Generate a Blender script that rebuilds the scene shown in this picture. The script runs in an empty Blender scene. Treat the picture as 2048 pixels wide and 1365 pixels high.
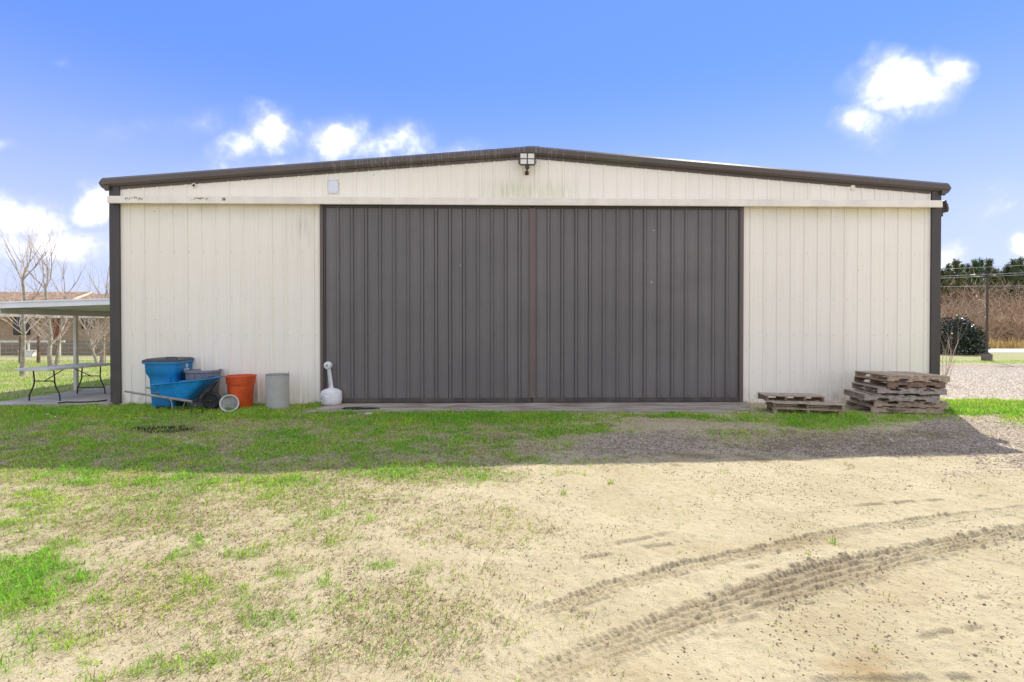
import bpy, math, random
import numpy as np
from mathutils import Vector, Matrix, Euler
R = math.radians
random.seed(7); rng = np.random.default_rng(7)
sc = bpy.context.scene
COL = sc.collection

# ------------------------------------------------------------------ camera
H = 1.65; FPX = 1000.0; PITCH = R(0.55); SHIFT = -0.00728
cam_d = bpy.data.cameras.new('camera'); cam = bpy.data.objects.new('camera', cam_d); COL.objects.link(cam)
cam_d.sensor_width = 36; cam_d.lens = FPX / 2048 * 36
cam_d.shift_y = SHIFT; cam_d.clip_start = 0.05; cam_d.clip_end = 5000
cam.location = (0, 0, H); cam.rotation_euler = (R(90) - PITCH, 0, 0)
sc.camera = cam
sc.render.resolution_x = 1024; sc.render.resolution_y = 682

# ------------------------------------------------------------------ light
SUN_EL, SUN_AZ = R(41.9), R(33.0)            # azimuth clockwise from +Y
sun_dir = Vector((math.sin(SUN_AZ) * math.cos(SUN_EL), math.cos(SUN_AZ) * math.cos(SUN_EL), math.sin(SUN_EL)))
sun_d = bpy.data.lights.new('sun', 'SUN'); sun = bpy.data.objects.new('sun', sun_d); COL.objects.link(sun)
sun_d.energy = 2.3; sun_d.angle = R(0.5); sun_d.color = (1.0, 0.94, 0.83)
sun.rotation_euler = (-sun_dir).to_track_quat('-Z', 'Y').to_euler()
vs = sc.view_settings
vs.view_transform = 'Standard'; vs.look = 'None'; vs.gamma = 1.0; vs.use_curve_mapping = False
vs.exposure = 1.64


class NT:
    """tiny helper for node trees"""
    def __init__(s, tree): s.t = tree; s.L = tree.links
    def n(s, typ, props=None, **inp):
        nd = s.t.nodes.new(typ)
        for k, v in (props or {}).items(): setattr(nd, k, v)
        for k, v in inp.items():
            key = int(k[1:]) if k[0] == '_' and k[1:].isdigit() else k.replace('_', ' ')
            sock = nd.inputs[key]
            if isinstance(v, bpy.types.NodeSocket): s.L.new(v, sock)
            else: sock.default_value = v
        return nd
    def math(s, op, a, b=0.0, c=None, clamp=False):
        kw = dict(_0=a, _1=b)
        if c is not None: kw['_2'] = c
        return s.n('ShaderNodeMath', dict(operation=op, use_clamp=clamp), **kw).outputs[0]
    def vmath(s, op, a, b=(0, 0, 0)):
        nd = s.n('ShaderNodeVectorMath', dict(operation=op), _0=a, _1=b)
        return nd.outputs['Value'] if op in ('LENGTH', 'DISTANCE', 'DOT_PRODUCT') else nd.outputs[0]
    def mix(s, f, a, b, blend='MIX'):
        nd = s.t.nodes.new('ShaderNodeMix'); nd.data_type = 'RGBA'; nd.blend_type = blend
        for i, v in ((0, f), (6, a), (7, b)):
            if isinstance(v, bpy.types.NodeSocket): s.L.new(v, nd.inputs[i])
            else: nd.inputs[i].default_value = v if i == 0 else (tuple(v) + (1,))[:4]
        return nd.outputs[2]
    def ss(s, x, lo, hi, a=0.0, b=1.0):
        nd = s.n('ShaderNodeMapRange', dict(interpolation_type='SMOOTHSTEP'), _0=x, _1=lo, _2=hi, _3=a, _4=b)
        return nd.outputs[0]
    def noise(s, vec, scale, detail=4, rough=0.55, dist=0.0):
        nd = s.n('ShaderNodeTexNoise', {}, Vector=vec, Scale=scale, Detail=detail, Roughness=rough, Distortion=dist)
        return nd.outputs[0]
    def sep(s, v): return s.n('ShaderNodeSeparateXYZ', {}, _0=v).outputs
    def comb(s, x, y, z): return s.n('ShaderNodeCombineXYZ', {}, _0=x, _1=y, _2=z).outputs[0]


# ------------------------------------------------------------------ sky
world = bpy.data.worlds.new('World'); sc.world = world; world.use_nodes = True
wt = world.node_tree; wt.nodes.clear(); w = NT(wt)
sky = w.n('ShaderNodeTexSky', dict(sky_type='NISHITA', sun_disc=False, sun_elevation=SUN_EL, sun_rotation=SUN_AZ,
                                   altitude=0, air_density=1.0, dust_density=0.0, ozone_density=1.5))
gen = w.n('ShaderNodeTexCoord').outputs['Generated']
dx, dy, dz = w.sep(gen)
sk = w.mix(1.0, sky.outputs[0], (0.46, 0.50, 0.74), 'MULTIPLY')
sk = w.mix(0.68, sk, (0.48, 1.10, 3.5))
dys = w.math('MAXIMUM', dy, 0.05)
uu = w.math('DIVIDE', dx, dys); ww = w.math('DIVIDE', dz, dys)
wv = w.comb(uu, ww, 0.0)
nz1 = w.noise(gen, 7.0, 5, 0.62, 0.0)
nzs = w.noise(gen, 30.0, 3, 0.6, 0.0)
nzv = w.n('ShaderNodeTexNoise', {}, Vector=gen, Scale=9.0, Detail=4.0).outputs[1]
warp = w.n('ShaderNodeVectorMath', dict(operation='SCALE'), _0=w.vmath('SUBTRACT', nzv, (0.5, 0.5, 0.5)), Scale=0.12).outputs[0]
wv2 = w.vmath('ADD', wv, warp)
BLOBS = [  # direction (image px of the cloud's centre, radii), weight
    (540, 258, 72, 60, 1.15), (478, 295, 66, 46, .8), (670, 272, 80, 58, 1.15), (780, 292, 115, 56, 1.1), (900, 320, 120, 55, .7),
    (600, 345, 300, 60, .55), (1800, 165, 118, 70, 1.5), (1885, 138, 62, 48, 1.2), (1722, 245, 66, 52, 1.0), (1755, 208, 60, 52, 1.0),
    (45, 440, 150, 66, 1.2), (190, 405, 75, 62, 1.15), (110, 495, 190, 70, 1.0), (5, 298, 35, 16, .7), (132, 130, 28, 16, .5),
    (1905, 520, 60, 45, 1.0), (2060, 490, 60, 55, 1.0), (1990, 430, 260, 100, .42), (1300, 330, 420, 50, .26), (300, 250, 420, 40, .28)]
field = None
for (bx_, by_, rx_, ry_, wt_) in BLOBS:
    c = ((bx_ - 1024) / 1000, (658 - by_) / 1000, 0)
    q = w.vmath('MULTIPLY', w.vmath('SUBTRACT', wv2, c), (1000 / rx_, 1000 / ry_, 0))
    val = w.math('MULTIPLY', w.math('SUBTRACT', 1.25, w.vmath('LENGTH', q)), wt_)
    field = val if field is None else w.math('MAXIMUM', field, val)
fwd = w.ss(dy, 0.25, 0.45)
field = w.math('MAXIMUM', w.math('MULTIPLY', field, fwd), 0.0)
# denser cloud added outside the view to brighten the shaded wall
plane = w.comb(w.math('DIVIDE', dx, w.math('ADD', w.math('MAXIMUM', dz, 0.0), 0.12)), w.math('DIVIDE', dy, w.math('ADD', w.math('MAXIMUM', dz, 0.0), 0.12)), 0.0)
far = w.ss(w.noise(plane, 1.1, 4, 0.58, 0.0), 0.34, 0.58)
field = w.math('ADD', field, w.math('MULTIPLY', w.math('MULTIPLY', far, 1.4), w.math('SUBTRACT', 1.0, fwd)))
edge = w.math('ADD', w.math('MULTIPLY', w.math('SUBTRACT', nz1, 0.5), 1.5), w.math('MULTIPLY', w.math('SUBTRACT', nzs, 0.5), 0.5))
alpha = w.ss(w.math('ADD', field, w.math('MULTIPLY', edge, w.ss(field, 0.02, 0.3))), 0.08, 1.55)
alpha = w.math('MULTIPLY', alpha, w.ss(nz1, 0.25, 0.6, 0.70, 1.0))
hz = w.ss(dz, 0.02, 0.46, 0.85, 0.0)
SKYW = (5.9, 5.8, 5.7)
sk = w.mix(hz, sk, (2.5, 2.7, 3.4))
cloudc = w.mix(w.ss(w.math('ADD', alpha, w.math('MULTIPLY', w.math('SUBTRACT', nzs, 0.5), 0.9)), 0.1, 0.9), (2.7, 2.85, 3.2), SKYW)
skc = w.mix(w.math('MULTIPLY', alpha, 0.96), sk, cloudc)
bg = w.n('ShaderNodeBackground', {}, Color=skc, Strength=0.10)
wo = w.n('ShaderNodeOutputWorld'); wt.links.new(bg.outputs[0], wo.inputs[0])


# ------------------------------------------------------------------ pixel -> place helpers
CP, SP = math.cos(PITCH), math.sin(PITCH)
def ray(px, py):
    x = (px - 1024) / FPX; yv = (682.5 - py) / FPX + SHIFT * 2.048
    return Vector((x, yv * SP + CP, yv * CP - SP))
def G(px, py, z=0.0):
    d = ray(px, py); t = (z - H) / d.z
    return Vector((d.x * t, d.y * t, z))
def P(px, py, Y):
    d = ray(px, py); t = Y / d.y
    return Vector((d.x * t, Y, H + d.z * t))
def proj(X, Y, Z=0.0):
    rz = Z - H
    yc = Y * SP + rz * CP; zc = np.maximum(Y * CP - rz * SP, 0.05)
    return 1024 + FPX * X / zc, 682.5 - FPX * (yc / zc - SHIFT * 2.048)
WA = R(1.19); WX, WY = 0.4475, 11.0693
def WL(px, py, off=0.0):
    """pixel -> hangar-local (x, z) on the plane 'off' metres in front of the wall"""
    d = ray(px, py); nrm = Vector((math.sin(WA), -math.cos(WA), 0)); p0 = Vector((WX, WY, 0)) + nrm * off
    t = (p0 - Vector((0, 0, H))).dot(nrm) / d.dot(nrm)
    p = Vector((0, 0, H)) + d * t
    return (p.x - WX) * math.cos(WA) + (p.y - WY) * math.sin(WA), p.z
def WW(x, y, z=0.0):
    """hangar-local -> world"""
    return Vector((WX + x * math.cos(WA) - y * math.sin(WA), WY + x * math.sin(WA) + y * math.cos(WA), z))


# ------------------------------------------------------------------ mesh helpers
class MB:
    def __init__(s): s.v = []; s.f = []
    def add(s, vs_, fs, M=None):
        o = len(s.v)
        s.v += [tuple(M @ Vector(p)) if M is not None else tuple(p) for p in vs_]
        s.f += [tuple(i + o for i in f) for f in fs]; return s
    def box(s, x0, x1, y0, y1, z0, z1, M=None):
        return s.add([(x0, y0, z0), (x1, y0, z0), (x1, y1, z0), (x0, y1, z0), (x0, y0, z1), (x1, y0, z1), (x1, y1, z1), (x0, y1, z1)],
                     [(0, 3, 2, 1), (4, 5, 6, 7), (0, 1, 5, 4), (1, 2, 6, 5), (2, 3, 7, 6), (3, 0, 4, 7)], M)
    def extr(s, poly, a, b, fn, caps=True):
        """poly of 2-D points swept from a to b; fn(u, v, t) -> 3-D"""
        n = len(poly)
        vv = [fn(u, v, a) for u, v in poly] + [fn(u, v, b) for u, v in poly]
        ff = [(i, (i + 1) % n, n + (i + 1) % n, n + i) for i in range(n)]
        if caps: ff += [tuple(range(n))[::-1], tuple(range(n, 2 * n))]
        return s.add(vv, ff)
    def rings(s, rings, closed=True, cap0=True, cap1=True, M=None):
        n = len(rings[0]); vv = [p for r in rings for p in r]; ff = []
        for k in range(len(rings) - 1):
            for i in range(n if closed else n - 1):
                j = (i + 1) % n
                ff.append((k * n + i, k * n + j, (k + 1) * n + j, (k + 1) * n + i))
        if cap0: ff.append(tuple(range(n))[::-1])
        if cap1: ff.append(tuple(range((len(rings) - 1) * n, len(rings) * n)))
        return s.add(vv, ff, M)
    def lathe(s, prof, n=28, M=None, cap0=True, cap1=True):
        rr = [[(r * math.cos(2 * math.pi * i / n), r * math.sin(2 * math.pi * i / n), z) for i in range(n)] for r, z in prof]
        return s.rings(rr, True, cap0, cap1, M)
    def tube(s, pts, rad, n=6, M=None):
        pts = [Vector(p) for p in pts]
        if not hasattr(rad, '__len__'): rad = [rad] * len(pts)
        rr = []; up = Vector((0.13, 0.21, 0.97)).normalized()
        for i, p in enumerate(pts):
            t = (pts[min(i + 1, len(pts) - 1)] - pts[max(i - 1, 0)])
            t = t.normalized() if t.length > 1e-9 else Vector((0, 0, 1))
            a = t.cross(up)
            if a.length < 0.05: a = t.cross(Vector((1, 0, 0.1)))
            a.normalize(); b = t.cross(a).normalized()
            rr.append([p + (a * math.cos(2 * math.pi * k / n) + b * math.sin(2 * math.pi * k / n)) * rad[i] for k in range(n)])
        return s.rings(rr, True, True, True, M)
    def build(s, name, mat, parent=None, smooth=False, loc=None, rot=None):
        me = bpy.data.meshes.new(name); me.from_pydata(s.v, [], s.f); me.validate()
        return link(name, me, mat, parent, smooth, loc, rot)
def link(name, me, mat, parent=None, smooth=False, loc=None, rot=None):
    if mat is not None and not me.materials: me.materials.append(mat)
    if smooth: 
        me.polygons.foreach_set('use_smooth', [True] * len(me.polygons))
        try: me.set_sharp_from_angle(angle=R(42))
        except Exception: pass
    o = bpy.data.objects.new(name, me); COL.objects.link(o)
    if parent is not None: o.parent = parent
    if loc is not None: o.location = loc
    if rot is not None: o.rotation_euler = rot
    return o
def npmesh(name, V, Fidx, nper, mat, col=None, parent=None, attrs=None):
    """fast mesh: V (n,3), faces flat int array with nper verts each"""
    me = bpy.data.meshes.new(name); nf = len(Fidx) // nper
    me.vertices.add(len(V)); me.vertices.foreach_set('co', np.ascontiguousarray(V, dtype=np.float32).ravel())
    me.loops.add(len(Fidx)); me.loops.foreach_set('vertex_index', np.ascontiguousarray(Fidx, dtype=np.int32))
    me.polygons.add(nf); me.polygons.foreach_set('loop_start', np.arange(0, nf * nper, nper, dtype=np.int32))
    if col is not None:
        a = me.color_attributes.new('col', 'FLOAT_COLOR', 'POINT')
        c4 = np.ones((len(V), 4), dtype=np.float32); c4[:, :3] = col; a.data.foreach_set('color', c4.ravel())
    for k, arr in (attrs or {}).items():
        a = me.attributes.new(k, 'FLOAT', 'POINT'); a.data.foreach_set('value', np.ascontiguousarray(arr, dtype=np.float32).ravel())
    me.update(calc_edges=True); me.validate()
    if mat: me.materials.append(mat)
    o = bpy.data.objects.new(name, me); COL.objects.link(o)
    if parent is not None: o.parent = parent
    return o
def tag(o, label=None, cat=None, group=None, kind=None):
    if label: o['label'] = label
    if cat: o['category'] = cat
    if group: o['group'] = group
    if kind: o['kind'] = kind
    return o
def thing(name, loc=(0, 0, 0), rotz=0.0, label=None, cat=None, group=None, rot=None):
    o = bpy.data.objects.new(name, None); COL.objects.link(o); o.location = loc
    o.rotation_euler = rot if rot else (0, 0, rotz); o.empty_display_size = 0.2
    return tag(o, label, cat, group)
def rrect(hx, hy, r, z, n=5, cx=0, cy=0):
    pts = []
    for sx, sy, a0 in ((1, 1, 0), (-1, 1, 90), (-1, -1, 180), (1, -1, 270)):
        for k in range(n):
            a = R(a0 + 90 * k / (n - 1))
            pts.append((cx + sx * (hx - r) + r * math.cos(a), cy + sy * (hy - r) + r * math.sin(a), z))
    return pts

# ------------------------------------------------------------------ numpy noise
def vnoise(x, y, seed=0):
    xi = np.floor(x).astype(np.int64); yi = np.floor(y).astype(np.int64); fx = x - xi; fy = y - yi
    fx = fx * fx * (3 - 2 * fx); fy = fy * fy * (3 - 2 * fy)
    def h(a, b):
        n = (a * 374761393 + b * 668265263 + seed * 1442695041) & 0x7fffffff
        n = ((n ^ (n >> 13)) * 1274126177) & 0x7fffffff
        n = ((n ^ (n >> 16)) * 668265263) & 0x7fffffff
        return ((n ^ (n >> 15)) & 0xffff) / 65535.0
    return (h(xi, yi) * (1 - fx) + h(xi + 1, yi) * fx) * (1 - fy) + (h(xi, yi + 1) * (1 - fx) + h(xi + 1, yi + 1) * fx) * fy
def fbm(x, y, sc_, oct_=4, seed=0, gain=0.5):
    s = 0; a = 1; t = 0
    for k in range(oct_):
        s = s + a * vnoise(x * sc_ * 2 ** k + 17.3 * k, y * sc_ * 2 ** k - 9.1 * k, seed + k); t += a; a *= gain
    return s / t
def sstep(x, a, b):
    t = np.clip((x - a) / (b - a), 0, 1); return t * t * (3 - 2 * t)

# ------------------------------------------------------------------ materials
def M_(name, color, rough=0.6, var=0.12, scale=6.0, bump=0.0, bscale=40.0, metal=0.0, spec=0.4, stretch=(1, 1, 1), color2=None, obj=True):
    m = bpy.data.materials.new(name); m.use_nodes = True; t = m.node_tree; t.nodes.clear(); k = NT(t)
    tc = k.n('ShaderNodeTexCoord'); vec = k.vmath('MULTIPLY', tc.outputs['Object'] if obj else k.n('ShaderNodeNewGeometry').outputs['Position'], stretch)
    nz = k.noise(vec, scale, 6, 0.6)
    c2 = color2 or tuple(c * (1 - 2.2 * var) for c in color)
    c1 = color if color2 else tuple(min(1, c * (1 + var)) for c in color)
    colr = k.mix(k.ss(nz, 0.30, 0.70), c2, c1)
    b = k.n('ShaderNodeBsdfPrincipled', {}, Base_Color=colr, Roughness=rough, Metallic=metal)
    b.inputs['Specular IOR Level'].default_value = spec
    if bump:
        bn = k.n('ShaderNodeBump', {}, Height=k.noise(vec, bscale, 5, 0.6), Strength=bump, Distance=0.01)
        t.links.new(bn.outputs[0], b.inputs['Normal'])
    o = k.n('ShaderNodeOutputMaterial'); t.links.new(b.outputs[0], o.inputs[0]); return m

def wall_material():
    m = bpy.data.materials.new('cream_painted_metal'); m.use_nodes = True; t = m.node_tree; t.nodes.clear(); k = NT(t)
    ob = k.n('ShaderNodeTexCoord').outputs['Object']; x, y, z = k.sep(ob)
    base = k.mix(k.ss(k.noise(ob, 0.55, 4), 0.35, 0.65), (0.86, 0.80, 0.68), (0.88, 0.825, 0.715))
    streak = k.noise(k.vmath('MULTIPLY', ob, (26, 26, 0.55)), 1.0, 5, 0.65)
    base = k.mix(k.math('MULTIPLY', k.ss(streak, 0.5, 0.8), 0.30), base, (0.60, 0.54, 0.44))
    # brown water stain near the door head, left of the doorway
    st = k.vmath('LENGTH', k.vmath('MULTIPLY', k.vmath('SUBTRACT', ob, (-5.05, 0, 3.85)), (2.2, 0, 1.5)))
    st = k.math('MULTIPLY', k.ss(st, 1.0, 0.1), k.ss(k.noise(k.vmath('MULTIPLY', ob, (14, 1, 1.2)), 1.0, 4), 0.40, 0.72))
    base = k.mix(k.math('MULTIPLY', st, 0.55), base, (0.50, 0.43, 0.34))
    # green algae on the gable under the floodlight
    gx = k.math('ABSOLUTE', k.math('SUBTRACT', x, -0.15))
    gm = k.math('MULTIPLY', k.ss(gx, 1.7, 0.2), k.math('MULTIPLY', k.ss(z, 4.46, 4.60), k.ss(z, 5.05, 4.72)))
    gs = k.ss(k.noise(k.vmath('MULTIPLY', ob, (16, 16, 1.6)), 1.0, 6, 0.7), 0.30, 0.78)
    base = k.mix(k.math('MULTIPLY', k.math('MULTIPLY', gm, gs), 0.62), base, (0.36, 0.42, 0.14))
    # faint yellow-green tint just under the track cover
    g2 = k.math('MULTIPLY', k.ss(z, 3.9, 4.33), k.ss(z, 4.44, 4.40))
    base = k.mix(k.math('MULTIPLY', g2, k.ss(k.noise(ob, 1.3, 3), 0.35, 0.75, 0.08, 0.42)), base, (0.58, 0.57, 0.33))
    # splash dirt along the foot
    dn = k.math('MULTIPLY', k.ss(z, 0.40, 0.0), k.ss(k.noise(k.vmath('MULTIPLY', ob, (9, 9, 4)), 1.0, 5), 0.40, 0.72))
    base = k.mix(k.math('MULTIPLY', dn, 0.75), base, (0.42, 0.35, 0.27))
    oi = k.n('ShaderNodeObjectInfo').outputs['Random']
    base = k.mix(k.ss(oi, 0, 1, 0, .13), base, (0.62, 0.57, 0.48))
    # small dark specks
    vo = k.n('ShaderNodeTexVoronoi', {}, Vector=k.vmath('MULTIPLY', ob, (2.6, 0, 2.2)), Scale=1.0)
    sp = k.math('MULTIPLY', k.ss(vo.outputs['Distance'], 0.045, 0.02), k.ss(k.sep(vo.outputs['Color'])[0], 0.60, 0.62))
    base = k.mix(k.math('MULTIPLY', sp, 0.6), base, (0.2, 0.17, 0.14))
    b = k.n('ShaderNodeBsdfPrincipled', {}, Base_Color=base, Roughness=0.5)
    b.inputs['Specular IOR Level'].default_value = 0.35
    bn = k.n('ShaderNodeBump', {}, Height=k.noise(ob, 2.2, 3), Strength=0.10, Distance=0.03); t.links.new(bn.outputs[0], b.inputs['Normal'])
    o = k.n('ShaderNodeOutputMaterial'); t.links.new(b.outputs[0], o.inputs[0]); return m

def dark_material(name, c, drop=0.0, rough=0.45):
    """dark painted sheet with scuffs; drop = share of white bird droppings"""
    m = bpy.data.materials.new(name); m.use_nodes = True; t = m.node_tree; t.nodes.clear(); k = NT(t)
    ob = k.n('ShaderNodeTexCoord').outputs['Object']
    base = k.mix(k.ss(k.noise(ob, 0.8, 5), 0.3, 0.7), tuple(q * 0.90 for q in c), tuple(q * 1.10 for q in c))
    oi = k.n('ShaderNodeObjectInfo').outputs['Random']
    base = k.mix(k.ss(oi, 0, 1, 0, .5), base, tuple(q * 0.84 for q in c))
    st = k.noise(k.vmath('MULTIPLY', ob, (22, 22, 0.7)), 1.0, 5, 0.65)
    base = k.mix(k.math('MULTIPLY', k.ss(st, 0.45, 0.85), 0.40), base, tuple(q * 1.5 for q in c))
    zz = k.sep(ob)[2]; dst = k.math('MULTIPLY', k.ss(zz, .9, .05), k.ss(k.noise(k.vmath('MULTIPLY', ob, (5, 5, 2.5)), 1.0, 5), .35, .75))
    base = k.mix(k.math('MULTIPLY', dst, 0.35), base, (0.20, 0.16, 0.12))
    vo = k.n('ShaderNodeTexVoronoi', {}, Vector=k.vmath('MULTIPLY', ob, (2.6, 0, 1.7)), Scale=1.0)
    sp = k.math('MULTIPLY', k.ss(vo.outputs['Distance'], 0.05, 0.02), k.ss(k.sep(vo.outputs['Color'])[0], 0.66, 0.68))
    base = k.mix(k.math('MULTIPLY', sp, 0.7), base, (0.55, 0.54, 0.5))
    if drop:
        x = k.sep(ob)[0]
        dens = k.ss(k.math('ABSOLUTE', k.math('SUBTRACT', x, -1.6)), 6.5, 0.4, 0.15, 1.0)
        vd = k.n('ShaderNodeTexVoronoi', dict(voronoi_dimensions='1D'), W=k.math('MULTIPLY', k.math('ADD', x, k.math('MULTIPLY', k.noise(ob, 14.0, 2), 0.02)), 7.5))
        ln = k.ss(vd.outputs['Distance'], 0.075, 0.03)
        pick = k.ss(k.math('MULTIPLY', k.sep(vd.outputs['Color'])[0], dens), 1 - drop, 1 - drop + 0.03)
        brk = k.ss(k.noise(k.vmath('MULTIPLY', ob, (30, 8, 9)), 1.0, 3), 0.38, 0.55)
        base = k.mix(k.math('MULTIPLY', k.math('MULTIPLY', ln, pick), brk), base, (0.62, 0.62, 0.58))
        gm = k.math('MULTIPLY', k.ss(k.math('ABSOLUTE', k.math('SUBTRACT', x, 1.9)), 0.75, 0.35), 0.5)
        base = k.mix(k.math('MULTIPLY', gm, k.ss(k.noise(ob, 5.0, 4), 0.3, 0.7)), base, (0.12, 0.13, 0.07))
    b = k.n('ShaderNodeBsdfPrincipled', {}, Base_Color=base, Roughness=rough)
    b.inputs['Specular IOR Level'].default_value = 0.35
    bn = k.n('ShaderNodeBump', {}, Height=k.noise(ob, 3.0, 3), Strength=0.12, Distance=0.02); t.links.new(bn.outputs[0], b.inputs['Normal'])
    o = k.n('ShaderNodeOutputMaterial'); t.links.new(b.outputs[0], o.inputs[0]); return m

def blade_material(name, trans=0.45):
    m = bpy.data.materials.new(name); m.use_nodes = True; t = m.node_tree; t.nodes.clear(); k = NT(t)
    a = k.n('ShaderNodeAttribute', dict(attribute_name='col')).outputs['Color']
    d = k.n('ShaderNodeBsdfDiffuse', {}, Color=a, Roughness=0.6); tr = k.n('ShaderNodeBsdfTranslucent', {}, Color=a)
    mx = k.n('ShaderNodeMixShader', {}, _0=trans, _1=d.outputs[0], _2=tr.outputs[0])
    o = k.n('ShaderNodeOutputMaterial'); t.links.new(mx.outputs[0], o.inputs[0]); return m

def col_material(name, rough=0.85):
    m = bpy.data.materials.new(name); m.use_nodes = True; t = m.node_tree; t.nodes.clear(); k = NT(t)
    a = k.n('ShaderNodeAttribute', dict(attribute_name='col')).outputs['Color']
    b = k.n('ShaderNodeBsdfPrincipled', {}, Base_Color=a, Roughness=rough); b.inputs['Specular IOR Level'].default_value = 0.2
    o = k.n('ShaderNodeOutputMaterial'); t.links.new(b.outputs[0], o.inputs[0]); return m

def ground_material():
    m = bpy.data.materials.new('sandy_ground'); m.use_nodes = True; t = m.node_tree; t.nodes.clear(); k = NT(t)
    pos = k.n('ShaderNodeNewGeometry').outputs['Position']
    A = lambda n: k.n('ShaderNodeAttribute', dict(attribute_name=n)).outputs['Fac']
    n1 = k.noise(pos, 1.3, 3, 0.6); n2 = k.noise(pos, 14.0, 4, 0.65); n3 = k.noise(pos, 90.0, 2, 0.7)
    sand = k.mix(k.ss(n1, 0.3, 0.7), (0.375, 0.318, 0.196), (0.44, 0.380, 0.246))
    sand = k.mix(k.ss(n2, 0.40, 0.75, 0.0, 0.35), sand, (0.30, 0.235, 0.13))
    sand = k.mix(k.ss(n3, 0.56, 0.74, 0.0, 0.55), sand, (0.22, 0.16, 0.09))
    vo = k.n('ShaderNodeTexVoronoi', {}, Vector=pos, Scale=42.0)
    vo2 = k.n('ShaderNodeTexVoronoi', {}, Vector=pos, Scale=19.0)
    gcol = k.mix(k.sep(vo.outputs['Color'])[0], (0.19, 0.145, 0.10), (0.46, 0.38, 0.285))
    gcol = k.mix(k.ss(k.sep(vo2.outputs['Color'])[1], 0.70, 0.95, 0, 0.8), gcol, (0.50, 0.44, 0.36))
    gcol = k.mix(k.ss(vo.outputs['Distance'], 0.55, 0.95, 0, 0.8), gcol, (0.13, 0.10, 0.075))
    soil = k.mix(n2, (0.13, 0.095, 0.055), (0.25, 0.19, 0.115))
    straw = k.mix(k.ss(n3, 0.35, 0.65), (0.28, 0.22, 0.13), (0.44, 0.37, 0.23))
    green = k.mix(k.ss(n3, 0.3, 0.7), (0.12, 0.17, 0.04), (0.25, 0.30, 0.09))
    c = k.mix(k.ss(k.math('ADD', A('gravel'), k.math('MULTIPLY', k.math('SUBTRACT', n2, 0.5), 0.9)), 0.35, 0.7), sand, gcol)
    c = k.mix(k.ss(k.math('ADD', A('soil'), k.math('MULTIPLY', k.math('SUBTRACT', n2, 0.5), 0.6)), 0.3, 0.75), c, soil)
    c = k.mix(k.math('MULTIPLY', k.ss(k.math('ADD', A('dry'), k.math('MULTIPLY', k.math('SUBTRACT', n2, 0.5), 0.9)), 0.35, 0.85), 0.75), c, straw)
    c = k.mix(k.math('MULTIPLY', k.ss(k.math('ADD', A('green'), k.math('MULTIPLY', k.math('SUBTRACT', n2, 0.5), 1.6)), 0.30, 1.05), 0.75), c, green)
    c = k.mix(k.math('MULTIPLY', A('rut'), 0.80), c, (0.20, 0.155, 0.095))  # churned brown soil in the tracks, darkened further in place of groove shadow
    c = k.mix(A('damp'), c, (0.27, 0.185, 0.085))
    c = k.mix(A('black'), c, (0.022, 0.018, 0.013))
    b = k.n('ShaderNodeBsdfPrincipled', {}, Base_Color=c, Roughness=0.95); b.inputs['Specular IOR Level'].default_value = 0.12
    hgt = k.math('ADD', k.math('MULTIPLY', n2, 0.6), k.math('ADD', k.math('MULTIPLY', n3, 0.35), k.math('MULTIPLY', k.math('MULTIPLY', vo.outputs['Distance'], A('gravel')), -0.6)))
    bn = k.n('ShaderNodeBump', {}, Height=hgt, Strength=0.9, Distance=0.022); t.links.new(bn.outputs[0], b.inputs['Normal'])
    o = k.n('ShaderNodeOutputMaterial'); t.links.new(b.outputs[0], o.inputs[0]); return m

def concrete_material():
    m = bpy.data.materials.new('stained_concrete'); m.use_nodes = True; t = m.node_tree; t.nodes.clear(); k = NT(t)
    pos = k.n('ShaderNodeNewGeometry').outputs['Position']
    n1 = k.noise(k.vmath('MULTIPLY', pos, (1.2, 4.0, 1)), 1.0, 6, 0.65); n2 = k.noise(pos, 25.0, 5, 0.7)
    c = k.mix(k.ss(n1, 0.35, 0.65), (0.21, 0.18, 0.14), (0.40, 0.36, 0.29))
    c = k.mix(k.ss(k.noise(k.vmath('MULTIPLY', pos, (0.8, 3.5, 1)), 1.7, 5, 0.6, 0.5), 0.50, 0.68, 0, 0.75), c, (0.20, 0.105, 0.075))
    c = k.mix(k.ss(k.noise(k.vmath('MULTIPLY', pos, (0.9, 3.0, 1)), 2.7, 5, 0.6), 0.55, 0.72, 0, 0.7), c, (0.12, 0.12, 0.075))
    c = k.mix(k.ss(n2, 0.5, 0.8, 0, 0.5), c, (0.30, 0.27, 0.22))
    b = k.n('ShaderNodeBsdfPrincipled', {}, Base_Color=c, Roughness=0.9)
    bn = k.n('ShaderNodeBump', {}, Height=n2, Strength=0.4, Distance=0.01); t.links.new(bn.outputs[0], b.inputs['Normal'])
    o = k.n('ShaderNodeOutputMaterial'); t.links.new(b.outputs[0], o.inputs[0]); return m

m_wall = wall_material()
m_door = dark_material('charcoal_painted_metal', (0.150, 0.137, 0.129))
m_rake = dark_material('bronze_rake_trim', (0.105, 0.086, 0.074), drop=0.42)
m_trim = dark_material('bronze_trim', (0.060, 0.051, 0.047))
m_brown = dark_material('brown_door_trim', (0.155, 0.115, 0.098))
m_ground = ground_material(); m_conc = concrete_material()
m_blade = blade_material('grass_blades'); m_col = col_material('stone_bits')
m_blackplastic = M_('black_plastic', (0.02, 0.02, 0.021), 0.5)
m_metal = M_('dull_steel', (0.30, 0.30, 0.29), 0.45, metal=0.6)
m_darkmetal = M_('black_steel', (0.025, 0.024, 0.024), 0.55)

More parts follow.
